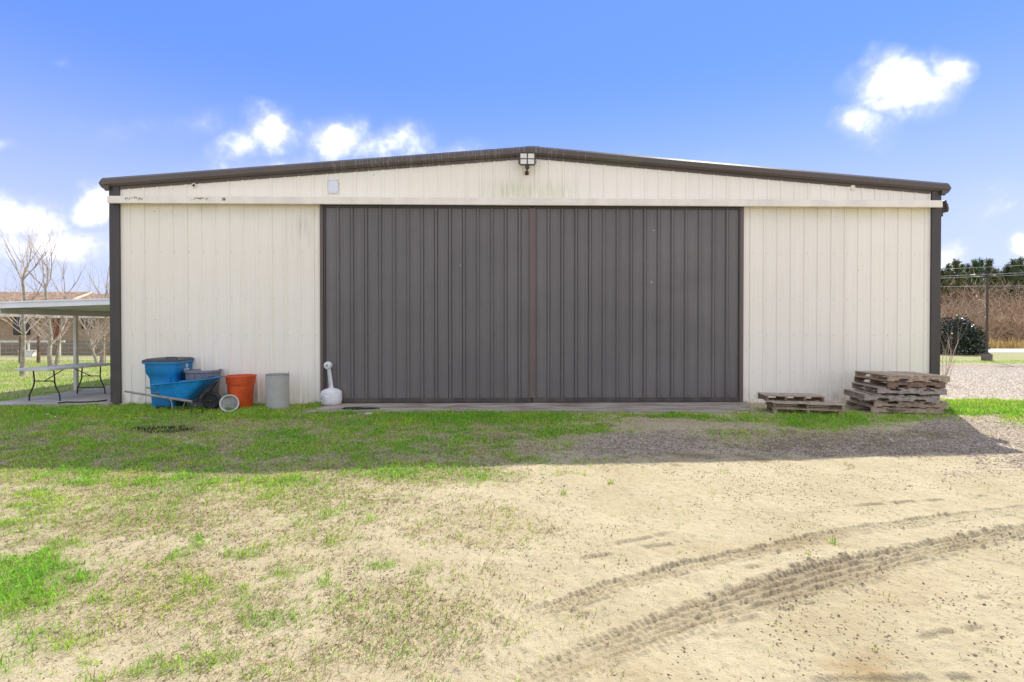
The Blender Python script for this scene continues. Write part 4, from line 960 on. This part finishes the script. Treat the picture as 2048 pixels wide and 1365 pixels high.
# ------------------------------------------------------------------ bare trees
def bark(name, c, c2):
    return M_(name, c, .95, .2, 9, .5, 60, color2=c2)
m_bark = bark('grey_green_bark', (0.42, 0.37, 0.31), (0.20, 0.19, 0.12)); m_twig = bark('pale_twig_bark', (0.58, 0.50, 0.43), (0.30, 0.235, 0.195))
def grow(b, p, d, L, r, depth, rd, up=.25, nseg=4, spread=.55):
    pts = [p]; rad = [r]; cur = Vector(p); dv = Vector(d).normalized()
    for i in range(nseg):
        dv = (dv + Vector((rd.gauss(0, .13), rd.gauss(0, .13), up * .25 + rd.gauss(0, .06)))).normalized()
        cur = cur + dv * (L / nseg); pts.append(tuple(cur)); rad.append(r * (1 - .62 * (i + 1) / nseg))
    b.tube(pts, rad, 6 if r > .02 else (4 if r > .007 else 3))
    if depth <= 0: return
    for i in range(1, len(pts)):
        n = 2 if i == len(pts) - 1 else (1 if rd.random() < .75 else 0)
        for _ in range(n):
            ax = Vector((rd.gauss(0, 1), rd.gauss(0, 1), rd.gauss(0, .5))).normalized()
            nd = (dv + ax * spread + Vector((0, 0, up * .5))).normalized()
            grow(b, pts[i], nd, L * rd.uniform(.45, .72), rad[i] * rd.uniform(.5, .72), depth - 1, rd, up, 3, spread)
def bare_tree(loc, h, r, lean, fork, seed, label, nmain=4, low=7, depth=3):
    rd = random.Random(seed); t = thing('bare_tree', loc, 0, label, 'tree', 'bare trees behind the patio')
    tb_ = MB(); pts = [(0, 0, 0)]; rad = [r * 1.25]
    for i in range(1, 6):
        f = i / 5; pts.append((lean[0] * f + rd.gauss(0, .02), lean[1] * f + rd.gauss(0, .02), fork * f)); rad.append(r * (1 - .5 * f))
    tb_.tube(pts, rad, 9); tb_.build('trunk', m_bark, t, True)
    cb = MB(); top = pts[-1]
    for i in range(nmain):
        a = 2 * math.pi * (i + rd.random() * .5) / nmain
        grow(cb, top, (math.cos(a) * .55, math.sin(a) * .55, 1), (h - fork) * rd.uniform(.62, .9), r * .34, depth, rd, .5)
    cb.build('crown', m_twig, t)
    lb = MB()
    for i in range(low):
        f = rd.uniform(.28, .85); k0 = int(f * 5); q = Vector(pts[k0]).lerp(Vector(pts[min(k0 + 1, 5)]), f * 5 - k0); a = rd.uniform(0, 2 * math.pi)
        grow(lb, tuple(q), (math.cos(a), math.sin(a), .75), rd.uniform(.8, 1.7), r * .24, 2, rd, .3)
    lb.build('low_branches', m_twig, t)
    return t
g = G(46, 752); bare_tree(g, 5.1, .075, (.02, .05), 3.35, 11, 'tall straight bare tree standing left of the folding table', 5, 12)
g = G(103, 738); bare_tree(g, 5.6, .088, (-.35, .1), 3.3, 24, 'thick-trunked bare tree behind the middle of the folding table', 5, 14)
g = G(112, 731); bare_tree(g, 5.0, .06, (.30, .1), 3.0, 31, 'slender bare tree between the thick-trunked tree and the patio post', 4, 12)
g = G(204, 729); bare_tree(g, 4.6, .085, (.12, .1), 2.8, 47, 'bare tree beside the hangar corner, right of the patio post', 4, 14)
g = G(196, 733); bare_tree(g, 3.2, .07, (-.55, .1), 1.5, 52, 'short leaning bushy bare tree just right of the patio post', 6, 14)
g = G(-70, 745); bare_tree(g, 4.9, .075, (.2, .1), 2.4, 66, 'bare tree at the far left edge', 5, 8)

# ================================================================== RIGHT BACKGROUND
# bare sapling by the hangar corner
rd = random.Random(5); g = G(1891, 768); sp = thing('sapling', g, 0, 'bare leafless sapling growing beside the right hangar corner', 'sapling')
b = MB()
for i, (ax, L, r) in enumerate(((-.10, .85, .013), (.06, 1.30, .017), (.22, 1.0, .013), (-.02, 1.05, .012), (.34, .8, .010), (-.2, .7, .009))):
    s_ = MB(); grow(s_, (0.02 * i - .04, 0, 0), (ax * 1.2, rd.gauss(0, .15), 1), L, r, 2, rd, .4, 4, .5); s_.build('stem', m_twig, sp)
# lamp post
g = G(1973.5, 722); lp = thing('lamp_post', g, 0, 'twin-headed dark lamp post on a concrete block beyond the gravel lot', 'lamp post')
m_conc2 = M_('dark_concrete', (0.17, 0.145, 0.125), .9, .15, 6)
MB().box(-.155, .155, -.155, .155, 0, .35).build('footing', m_conc2, lp)
MB().box(-.10, .10, -.10, .10, .351, .40).build('base_plate', m_darkmetal, lp)
b = MB(); b.box(-.036, .036, -.036, .036, .40, 4.42); b.build('pole', m_bronze, lp)
b = MB(); b.lathe([(.085, 4.30), (.085, 4.42), (.03, 4.50)], 12); b.build('hub', m_bronze, lp)
for s_ in (-1, 1):
    b = MB(); b.tube([(s_ * .06, 0, 4.36), (s_ * .28, 0, 4.39)], .025, 6); b.build('arm', m_bronze, lp)
    hm = Matrix.Translation((s_ * .52, 0, 4.40)) @ Matrix.Rotation(R(s_ * -4), 4, 'Y')
    b = MB(); b.rings([rrect(.26, .14, .04, -.035), rrect(.28, .16, .05, .0), rrect(.22, .11, .05, .05)], M=hm); hd = b.build('lamp_head', m_bronze, lp)
    MB().box(-.20, .20, -.10, .10, -.045, -.036, hm).build('lens', m_lens, hd)
# power lines
m_cable = M_('grey_cable', (0.36, 0.36, 0.36), .6)
for i, (pya, pyb, Yw, nm) in enumerate(((539, 531, 46, 'uppermost'), (553, 546, 45, 'second'), (557, 550, 44, 'third'), (574, 572, 45.5, 'lowest'))):
    a = P(1878, pya, Yw); c = P(2048, pyb, Yw); dv = (c - a)
    pts = []
    for t in np.linspace(-6, 6, 49): 
        q = a + dv * t; pts.append((q.x, q.y, a.z + (c.z - a.z) * .5 + (t - .5) * (c.z - a.z) + .004 * (t - .5) ** 2))
    b = MB(); b.tube(pts, .016, 4); tag(b.build('power_line', m_cable), '%s of the overhead cables crossing in front of the pine wood' % nm, 'cable', 'overhead cables')

def leafmesh(name, C, S, DIRS, colr, mat, parent=None, kind=None, width=.35, jitter=.0):
    """one triangle per entry: centre C (n,3), length S, direction DIRS, random roll"""
    n = len(C); d = DIRS / (np.linalg.norm(DIRS, axis=1, keepdims=True) + 1e-9)
    q = rng.normal(size=(n, 3)); sd = np.cross(d, q); sd /= (np.linalg.norm(sd, axis=1, keepdims=True) + 1e-9)
    V = np.empty((n, 3, 3)); V[:, 0] = C - sd * (S * width * .5)[:, None]; V[:, 1] = C + sd * (S * width * .5)[:, None]; V[:, 2] = C + d * S[:, None]
    cc = np.repeat(colr, 3, axis=0)
    o = npmesh(name, V.reshape(-1, 3), np.arange(n * 3, dtype=np.int32), 3, mat, col=cc, parent=parent)
    if kind: tag(o, kind=kind)
    return o
m_leaf = blade_material('foliage', .25)
m_gloss = col_material('glossy_leaves', .32); m_gloss.node_tree.nodes['Principled BSDF'].inputs['Specular IOR Level'].default_value = .6
# evergreen shrub
g = G(1914, 709); sh = thing('evergreen_shrub', g, 0, 'dark rounded evergreen shrub beside the lamp post', 'shrub')
n = 9000; u = rng.normal(size=(n, 3)); u /= np.linalg.norm(u, axis=1, keepdims=True); u[:, 2] = np.abs(u[:, 2]) * 1.0
rr_ = rng.random(n) ** .22 * (1 + .34 * (fbm(np.arctan2(u[:, 1], u[:, 0]) * 2 + 9, u[:, 2] * 3, 1.6, 3, 12) - .5) * 2)
C = u * rr_[:, None] * np.array([1.52, 1.4, 2.28]); C[:, 2] += .04
cl = np.array([[.016, .030, .012]]) * (0.6 + .9 * rng.random((n, 1))); 
leafmesh('crown', C, rng.uniform(.09, .17, n), u * .4 + rng.normal(size=(n, 3)) * .8, cl, m_gloss, sh, width=.6)
for k_ in range(5):
    b = MB(); a = k_ * 1.26; b.tube([(.08 * math.cos(a), .08 * math.sin(a), 0), (.5 * math.cos(a), .5 * math.sin(a), 1.1), (.6 * math.cos(a), .6 * math.sin(a), 1.7)], [.045, .03, .012], 5); b.build('stem', m_bark, sh)
# pines
def pine(loc, h, seed, label):
    r_ = np.random.default_rng(seed); t = thing('pine_tree', loc, 0, label, 'pine tree', 'pines of the roadside wood')
    b = MB(); b.tube([(0, 0, 0), (.05, .02, h * .5), (.02, .0, h * .97)], [.13, .09, .02], 7); b.build('trunk', m_ptrunk, t, True)
    zz = []; CC = []; DD = []; SS = []
    nb = 40
    for i in range(nb):
        f = .55 + .45 * (i / nb); z_ = h * f; R_ = (1 - f) * h * .34 + .15; a = r_.uniform(0, 6.28); L = R_ * r_.uniform(.55, 1.1)
        for s_ in np.linspace(.25, 1, 5):
            base = np.array([math.cos(a) * L * s_, math.sin(a) * L * s_, z_ + .30 * s_ * L + (.25 if s_ > .9 else 0)])
            m_ = 7
            CC.append(base + r_.normal(size=(m_, 3)) * .10); dd = r_.normal(size=(m_, 3)) * .6; dd[:, 2] += .75; DD.append(dd); SS.append(r_.uniform(.22, .42, m_))
    for z_ in np.linspace(h * .9, h, 5):
        CC.append(np.array([[0, 0, z_]]) + r_.normal(size=(8, 3)) * .06); dd = r_.normal(size=(8, 3)) * .4; dd[:, 2] += 1.1; DD.append(dd); SS.append(r_.uniform(.25, .4, 8))
    CC = np.concatenate(CC); DD = np.concatenate(DD); SS = np.concatenate(SS); n_ = len(CC)
    colr = np.array([[.115, .140, .055]]) * (0.5 + 1.0 * r_.random((n_, 1))); colr[:, 0] *= r_.uniform(.75, 1.1)
    leafmesh('crown', CC, SS, DD, colr, m_leaf, t, width=.28)
    return t
m_ptrunk = M_('pine_bark', (0.30, 0.22, 0.17), .95, .25, 8)
pine_px = [(1868, 548, 60), (1884, 541, 58), (1897, 533, 63), (1911, 540, 57), (1924, 533, 62), (1936, 541, 66), (1950, 531, 60), (1963, 537, 65), (1977, 535, 61), (1990, 539, 58), (2003, 536, 66), (2015, 531, 59), (2026, 525, 63), (2039, 527, 58), (2056, 524, 62), (2076, 530, 60), (2110, 528, 62), (1835, 545, 62), (1800, 540, 60)]
for i, (px_, py_, Y_) in enumerate(pine_px):
    q = P(px_, py_, Y_)
    where = 'left of the lamp post' if px_ < 1974 else 'right of the lamp post'
    kth = sorted([p_[0] for p_ in pine_px if (p_[0] < 1974) == (px_ < 1974)], reverse=px_ < 1974).index(px_)
    pine((q.x, Y_, 0), q.z + .2 + random.uniform(-.9, .9), 300 + i, 'slim green-topped pine in the roadside wood, %s one %s' % (['nearest', 'second', 'third', 'fourth', 'fifth', 'sixth', 'seventh', 'eighth', 'ninth', 'tenth', 'eleventh', 'twelfth'][kth], where))
# leafless brush and saplings under the pines: one mass
N = 5200
bxp = rng.uniform(40, 74, N); byp = 47 + 22 * rng.random(N) ** 1.2
hgt = np.where(byp < 52, rng.uniform(2.0, 5.4, N), rng.uniform(4.5, 8.6, N)) * (0.7 + .5 * fbm(bxp, byp, .35, 3, 77))
CC = []; DD = []; SS = []; KK = []; WW_ = []
base_c = np.array([.43, .31, .205])
for lvl in range(15):
    f = rng.uniform(.05, 1.0, N); sp_r = .16 * hgt * f
    a = rng.uniform(0, 6.28, N)
    CC.append(np.stack([bxp + sp_r * np.cos(a) * rng.random(N), byp + sp_r * np.sin(a) * rng.random(N), hgt * f * .86], 1))
    d = rng.normal(size=(N, 3)) * .55; d[:, 2] += .7; DD.append(d); SS.append(rng.uniform(.45, 1.25, N))
    tone = (.6 + .85 * fbm(bxp, byp, .5, 3, 15))[:, None] * (0.7 + .6 * rng.random((N, 1)))
    red = fbm(bxp, byp, .25, 2, 19)[:, None]
    KK.append(base_c * tone * (1 + np.array([.35, -.05, -.1]) * (red - .4)))
o = leafmesh('brush', np.concatenate(CC), np.concatenate(SS), np.concatenate(DD), np.concatenate(KK), m_col, width=.055)
tag(o, 'leafless reddish-brown brush massed under the roadside pines', 'brush', kind='stuff')
# far trunks in the wood
N = 520; tx_ = rng.uniform(38, 80, N); ty_ = rng.uniform(56, 84, N); b = MB()
for x, y in zip(tx_, ty_): b.tube([(x, y, 0), (x + random.gauss(0, .15), y, random.uniform(5.5, 8.5))], [.10, .045], 4)
tag(b.build('wood_trunks', m_ptrunk), 'crowded thin trunks deep in the roadside wood', 'wood', kind='stuff')
N = 26000; cx = rng.uniform(36, 84, N); cyv = rng.uniform(60, 86, N); cz = 1.6 + 6.4 * rng.random(N) ** .75
d = rng.normal(size=(N, 3)); d[:, 2] += .3
cl = np.where((cz > 5.6)[:, None], np.array([[.10, .12, .055]]), np.array([[.20, .155, .115]])) * (.5 + rng.random((N, 1)))
tag(leafmesh('wood_thicket', np.stack([cx, cyv, cz], 1), rng.uniform(.35, .9, N), d, cl, m_leaf, width=.30), 'dim thicket of needles and twigs deep in the wood', 'wood', kind='stuff')
# golden grass beyond the road
N = 16000; gx_ = rng.uniform(20, 75, N); gy_ = 42.3 - (gx_ - 8) * 0.015 + rng.random(N) * 3.2
d = rng.normal(size=(N, 3)) * .22; d[:, 2] = 1
cl = np.array([[.46, .33, .14]]) * (.6 + .6 * rng.random((N, 1)))
tag(leafmesh('tall_grass', np.stack([gx_, gy_, np.zeros(N)], 1), rng.uniform(.3, 1.15, N) * (.25 + 1.3 * fbm(gx_, gy_, .9, 3, 8)), d, cl, m_blade, width=.06), 'tall golden dry grass along the far side of the road', 'grass', kind='stuff')

# ================================================================== GRASS, STRAW, STONES
def in_poly(x, y, poly):
    r_ = np.zeros(x.shape, bool); n_ = len(poly)
    for i in range(n_):
        x0, y0 = poly[i]; x1, y1 = poly[(i + 1) % n_]
        c_ = ((y0 > y) != (y1 > y)) & (x < (x1 - x0) * (y - y0) / (y1 - y0 + 1e-12) + x0); r_ ^= c_
    return r_
SLABP = [(-11.25, 10.55), (-8.66, 10.70), (-8.95, 22.5), (-11.5, 22.4)]
def samp(N, y0, y1, p=-.4, fan=1.28, xoff=0):
    u_ = rng.random(N); e = p + 2; Y = (y0 ** e + u_ * (y1 ** e - y0 ** e)) ** (1 / e)
    return (rng.random(N) * 2 - 1) * fan * Y, Y
def free(X, Y):
    wallY = WY + (X - WX) * math.tan(WA)
    ok = ~((Y > wallY - .03) & (np.abs(X - WX) < HW + .03))
    ok &= ~in_poly(X, Y, apron_poly) & ~in_poly(X, Y, SLABP); return ok
def blades(X, Y, Z, L, lean, W, colr, name, mat, label, taper=1.0):
    n_ = len(X); a = rng.uniform(0, 2 * np.pi, n_); dx_ = np.cos(a); dy_ = np.sin(a); s_ = rng.uniform(0, 2 * np.pi, n_)
    sx, sy = -dy_, dx_
    V = np.empty((n_, 5, 3)); w2 = W * .5
    h1 = L * .55 * np.cos(lean * .8); o1 = L * .55 * np.sin(lean * .8); h2 = h1 + L * .45 * np.cos(np.minimum(lean * 1.5, 1.62)); o2 = o1 + L * .45 * np.sin(np.minimum(lean * 1.5, 1.62))
    for j, (o_, h_, w_) in enumerate(((0 * L, 0 * L - .006, -w2), (0 * L, 0 * L - .006, w2), (o1, h1, w2 * .85), (o1, h1, -w2 * .85), (o2, h2, 0 * w2))):
        V[:, j, 0] = X + dx_ * o_ + sx * w_; V[:, j, 1] = Y + dy_ * o_ + sy * w_; V[:, j, 2] = Z + h_
    base = np.arange(n_)[:, None] * 5
    tri = np.concatenate([base + np.array([[0, 1, 2]]), base + np.array([[0, 2, 3]]), base + np.array([[3, 2, 4]])], 1).reshape(-1)
    o = npmesh(name, V.reshape(-1, 3), tri, 3, mat, col=np.repeat(colr, 5, axis=0)); return tag(o, label, 'grass', kind='stuff')
# --- green blades
X, Y = samp(1000000, 2.0, 11.6); f = fields(X, Y); clump = fbm(X, Y, 9.0, 3, 61)
fine = fbm(X, Y, 28.0, 2, 62)
dens = sstep(f['green'] + (clump - .5) * .9 + (fine - .5) * 1.0, .22, 1.15) * (1 - f['black']); dens = np.maximum(dens, np.where(X < .6 - .25 * (Y - 4), .46, .07) * sstep(f['dry'] + (fine - .5) * 1.3 + (clump - .5) * .6, .35, 1.0))
keep = (rng.random(len(X)) < dens * .66) & free(X, Y); X, Y = X[keep], Y[keep]; gd = f['green'][keep]; cv = clump[keep]
X2, Y2 = samp(260000, 11.6, 26, -1.2); f2 = fields(X2, Y2); k2 = (rng.random(len(X2)) < sstep(f2['green'], .2, .8) * .55) & free(X2, Y2) & (np.abs(X2) > 8.6)
X = np.concatenate([X, X2[k2]]); Y = np.concatenate([Y, Y2[k2]]); gd = np.concatenate([gd, f2['green'][k2]]); cv = np.concatenate([cv, fbm(X2[k2], Y2[k2], 9., 3, 61)])
n = len(X); print('green blades', n)
hue = fbm(X, Y, 2.3, 3, 63)[:, None]
colr = (1 - hue) * np.array([.19, .48, .05]) + hue * np.array([.52, .64, .085]); colr = colr * (.55 + .8 * rng.random((n, 1)))
straw = rng.random(n) < .12; colr[straw] = np.array([.58, .48, .27]) * (.6 + .6 * rng.random((straw.sum(), 1)))
L = (.022 + .040 * rng.random(n)) * (.55 + .75 * np.clip(gd, 0, 1.2)) * (.6 + .8 * cv); L = L * np.where(Y > 9.2, 1.35, 1.0) * np.where(Y > 12, 1.2, 1)
Wd = np.clip(.0021 + .00058 * Y, .003, .011) * rng.uniform(.7, 1.5, n)
blades(X, Y, height(X, Y), L, rng.uniform(.25, 1.25, n), Wd, colr, 'green_grass', m_blade, 'patches of short green grass and weeds across the yard')
# --- broad weed leaves in the lush band along the wall and the bright patches
X, Y = samp(240000, 2.2, 11.4); f = fields(X, Y); keep = (rng.random(len(X)) < sstep(f['green'], .72, 1.1) * .55) & free(X, Y); X, Y = X[keep], Y[keep]; n = len(X); print('weed leaves', n)
d = rng.normal(size=(n, 3)); d[:, 2] = np.abs(d[:, 2]) * .7
cl = (np.array([[.17, .46, .045]]) + np.array([[.10, .12, .01]]) * rng.random((n, 1))) * (.6 + .7 * rng.random((n, 1)))
tag(leafmesh('weed_leaves', np.stack([X, Y, height(X, Y) + rng.uniform(.005, .05, n)], 1), rng.uniform(.014, .03, n) * np.where(Y > 7, 1.4, 1), d, cl, m_blade, width=.75), 'low broad-leaved weeds among the green grass', 'weeds', kind='stuff')
# --- dry straw
X, Y = samp(800000, 2.0, 11.4); f = fields(X, Y); clump = fbm(X, Y, 11.0, 3, 67); spot = fbm(X, Y, 26.0, 2, 69)
dens = sstep(f['dry'] + (clump - .5) * 1.1, .22, .95) * .55 + .012 * (spot > .62)
dens = np.where((X > .4) & (Y < 6.3), dens * .8, dens) * (1 - f['black'])
px_, py_ = proj(X, Y)
keep = (rng.random(len(X)) < dens) & free(X, Y); X, Y = X[keep], Y[keep]; n = len(X); print('straw', n)
hue = rng.random((n, 1)); tone = fbm(X, Y, 3.0, 3, 71)[:, None]
colr = np.where(hue < .50, np.array([[.56, .46, .27]]), np.where(hue < .76, np.array([[.27, .28, .09]]), np.array([[.24, .17, .10]]))) * (.55 + .6 * rng.random((n, 1))) * (.75 + .5 * tone)
blades(X, Y, height(X, Y) + .002, rng.uniform(.018, .055, n), rng.uniform(1.25, 1.8, n), np.clip(.0018 + .0006 * Y, .003, .009) * rng.uniform(.7, 1.3, n), colr, 'dry_grass', m_blade, 'dry straw-coloured grass stubble scattered over the sand')
# --- stones and clods
def pebbles(X, Y, S, colr, name, label, cat):
    n_ = len(X); base = np.array([[1, 0, 0], [0, 1, 0], [-1, 0, 0], [0, -1, 0], [0, 0, 1]], float)
    V = base[None] * (S[:, None, None] * np.array([1, 1, .75])) * rng.uniform(.65, 1.25, (n_, 5, 1)); a = rng.uniform(0, 6.28, n_)
    ca, sa = np.cos(a)[:, None], np.sin(a)[:, None]; vx = V[:, :, 0] * ca - V[:, :, 1] * sa; vy = V[:, :, 0] * sa + V[:, :, 1] * ca
    V = np.stack([vx + X[:, None], vy + Y[:, None], V[:, :, 2] + (height(X, Y) - S * .06)[:, None]], 2)
    V[:, 4, :2] += (rng.normal(size=(n_, 2)) * (S * .3)[:, None])
    b_ = np.arange(n_)[:, None] * 5; tri = np.concatenate([b_ + np.array([[i, (i + 1) % 4, 4]]) for i in range(4)], 1).reshape(-1)
    return tag(npmesh(name, V.reshape(-1, 3), tri, 3, m_col, col=np.repeat(colr, 5, axis=0)), label, cat, kind='stuff')
X, Y = samp(420000, 2.0, 10.9, -.4); f = fields(X, Y); cl_ = .6 * fbm(X, Y, 1.3, 3, 81) + .4 * fbm(X, Y, 7., 2, 83)
keep = (rng.random(len(X)) < (sstep(f['gravel'], .3, .8) * .42 + .22 * sstep(cl_, .42, .66)) * (1 - sstep(f['green'], .4, .9))) & free(X, Y)
X, Y = X[keep], Y[keep]; gv = f['gravel'][keep]; n = len(X); print('pebbles', n)
tone = rng.random((n, 1)) ** 1.3
colr = np.where(gv[:, None] > .35, np.array([[.15, .115, .08]]) * (1 - tone) + np.array([[.46, .385, .295]]) * tone, np.array([[.09, .065, .04]]) * (1 - tone) + np.array([[.38, .31, .19]]) * tone)
pebbles(X, Y, np.where(gv > .35, rng.uniform(.006, .019, n), rng.uniform(.003, .0090, n) ** 1.0 * (.95 + .06 * Y)), colr, 'gravel', 'loose gravel and clods strewn over the yard', 'gravel')
X, Y = samp(90000, 10.9, 21, -1.0, 1.2); keep = (X > 9.75) & (X < 1.2 * Y); X, Y = X[keep], Y[keep]; f = fields(X, Y); kk = f['gravel'] > .5; X, Y = X[kk], Y[kk]; n = len(X); tone = rng.random((n, 1))
pebbles(X, Y, rng.uniform(.012, .028, n), np.array([[.24, .21, .17]]) * (1 - tone) + np.array([[.56, .52, .46]]) * tone, 'lot_gravel', 'pale gravel covering the lot beside the hangar', 'gravel')
# dandelion heads in the grass
m_yel = M_('yellow_flower', (.75, .60, .03), .7); m_fluff = M_('white_seed_head', (.80, .80, .76), .9)
for i, (a, c, mt, lab) in enumerate(((437, 836, m_yel, 'small yellow flower in the grass before the white bucket'), (435, 862, m_yel, 'small yellow flower low in the shaded grass'), (626, 846, m_yel, 'lone yellow flower in the grass left of the apron'), (95, 836, m_fluff, 'white seed head in the green weeds before the patio'), (390, 818, m_fluff, 'white seed head under the wheelbarrow'), (110, 841, m_fluff, 'second white seed head in the weeds before the patio'))):
    g = G(a, c); t = thing('flower', (g.x, g.y, 0), 0, lab, 'flower', 'small flowers in the grass')
    b = MB(); b.tube([(0, 0, 0), (.004, 0, .06)], .0022, 4); b.build('stalk', m_plank, t)
    b = MB(); b.lathe([(.004, .058), (.017, .066), (.015, .074), (.0, .078)], 10); b.build('head', mt, t)
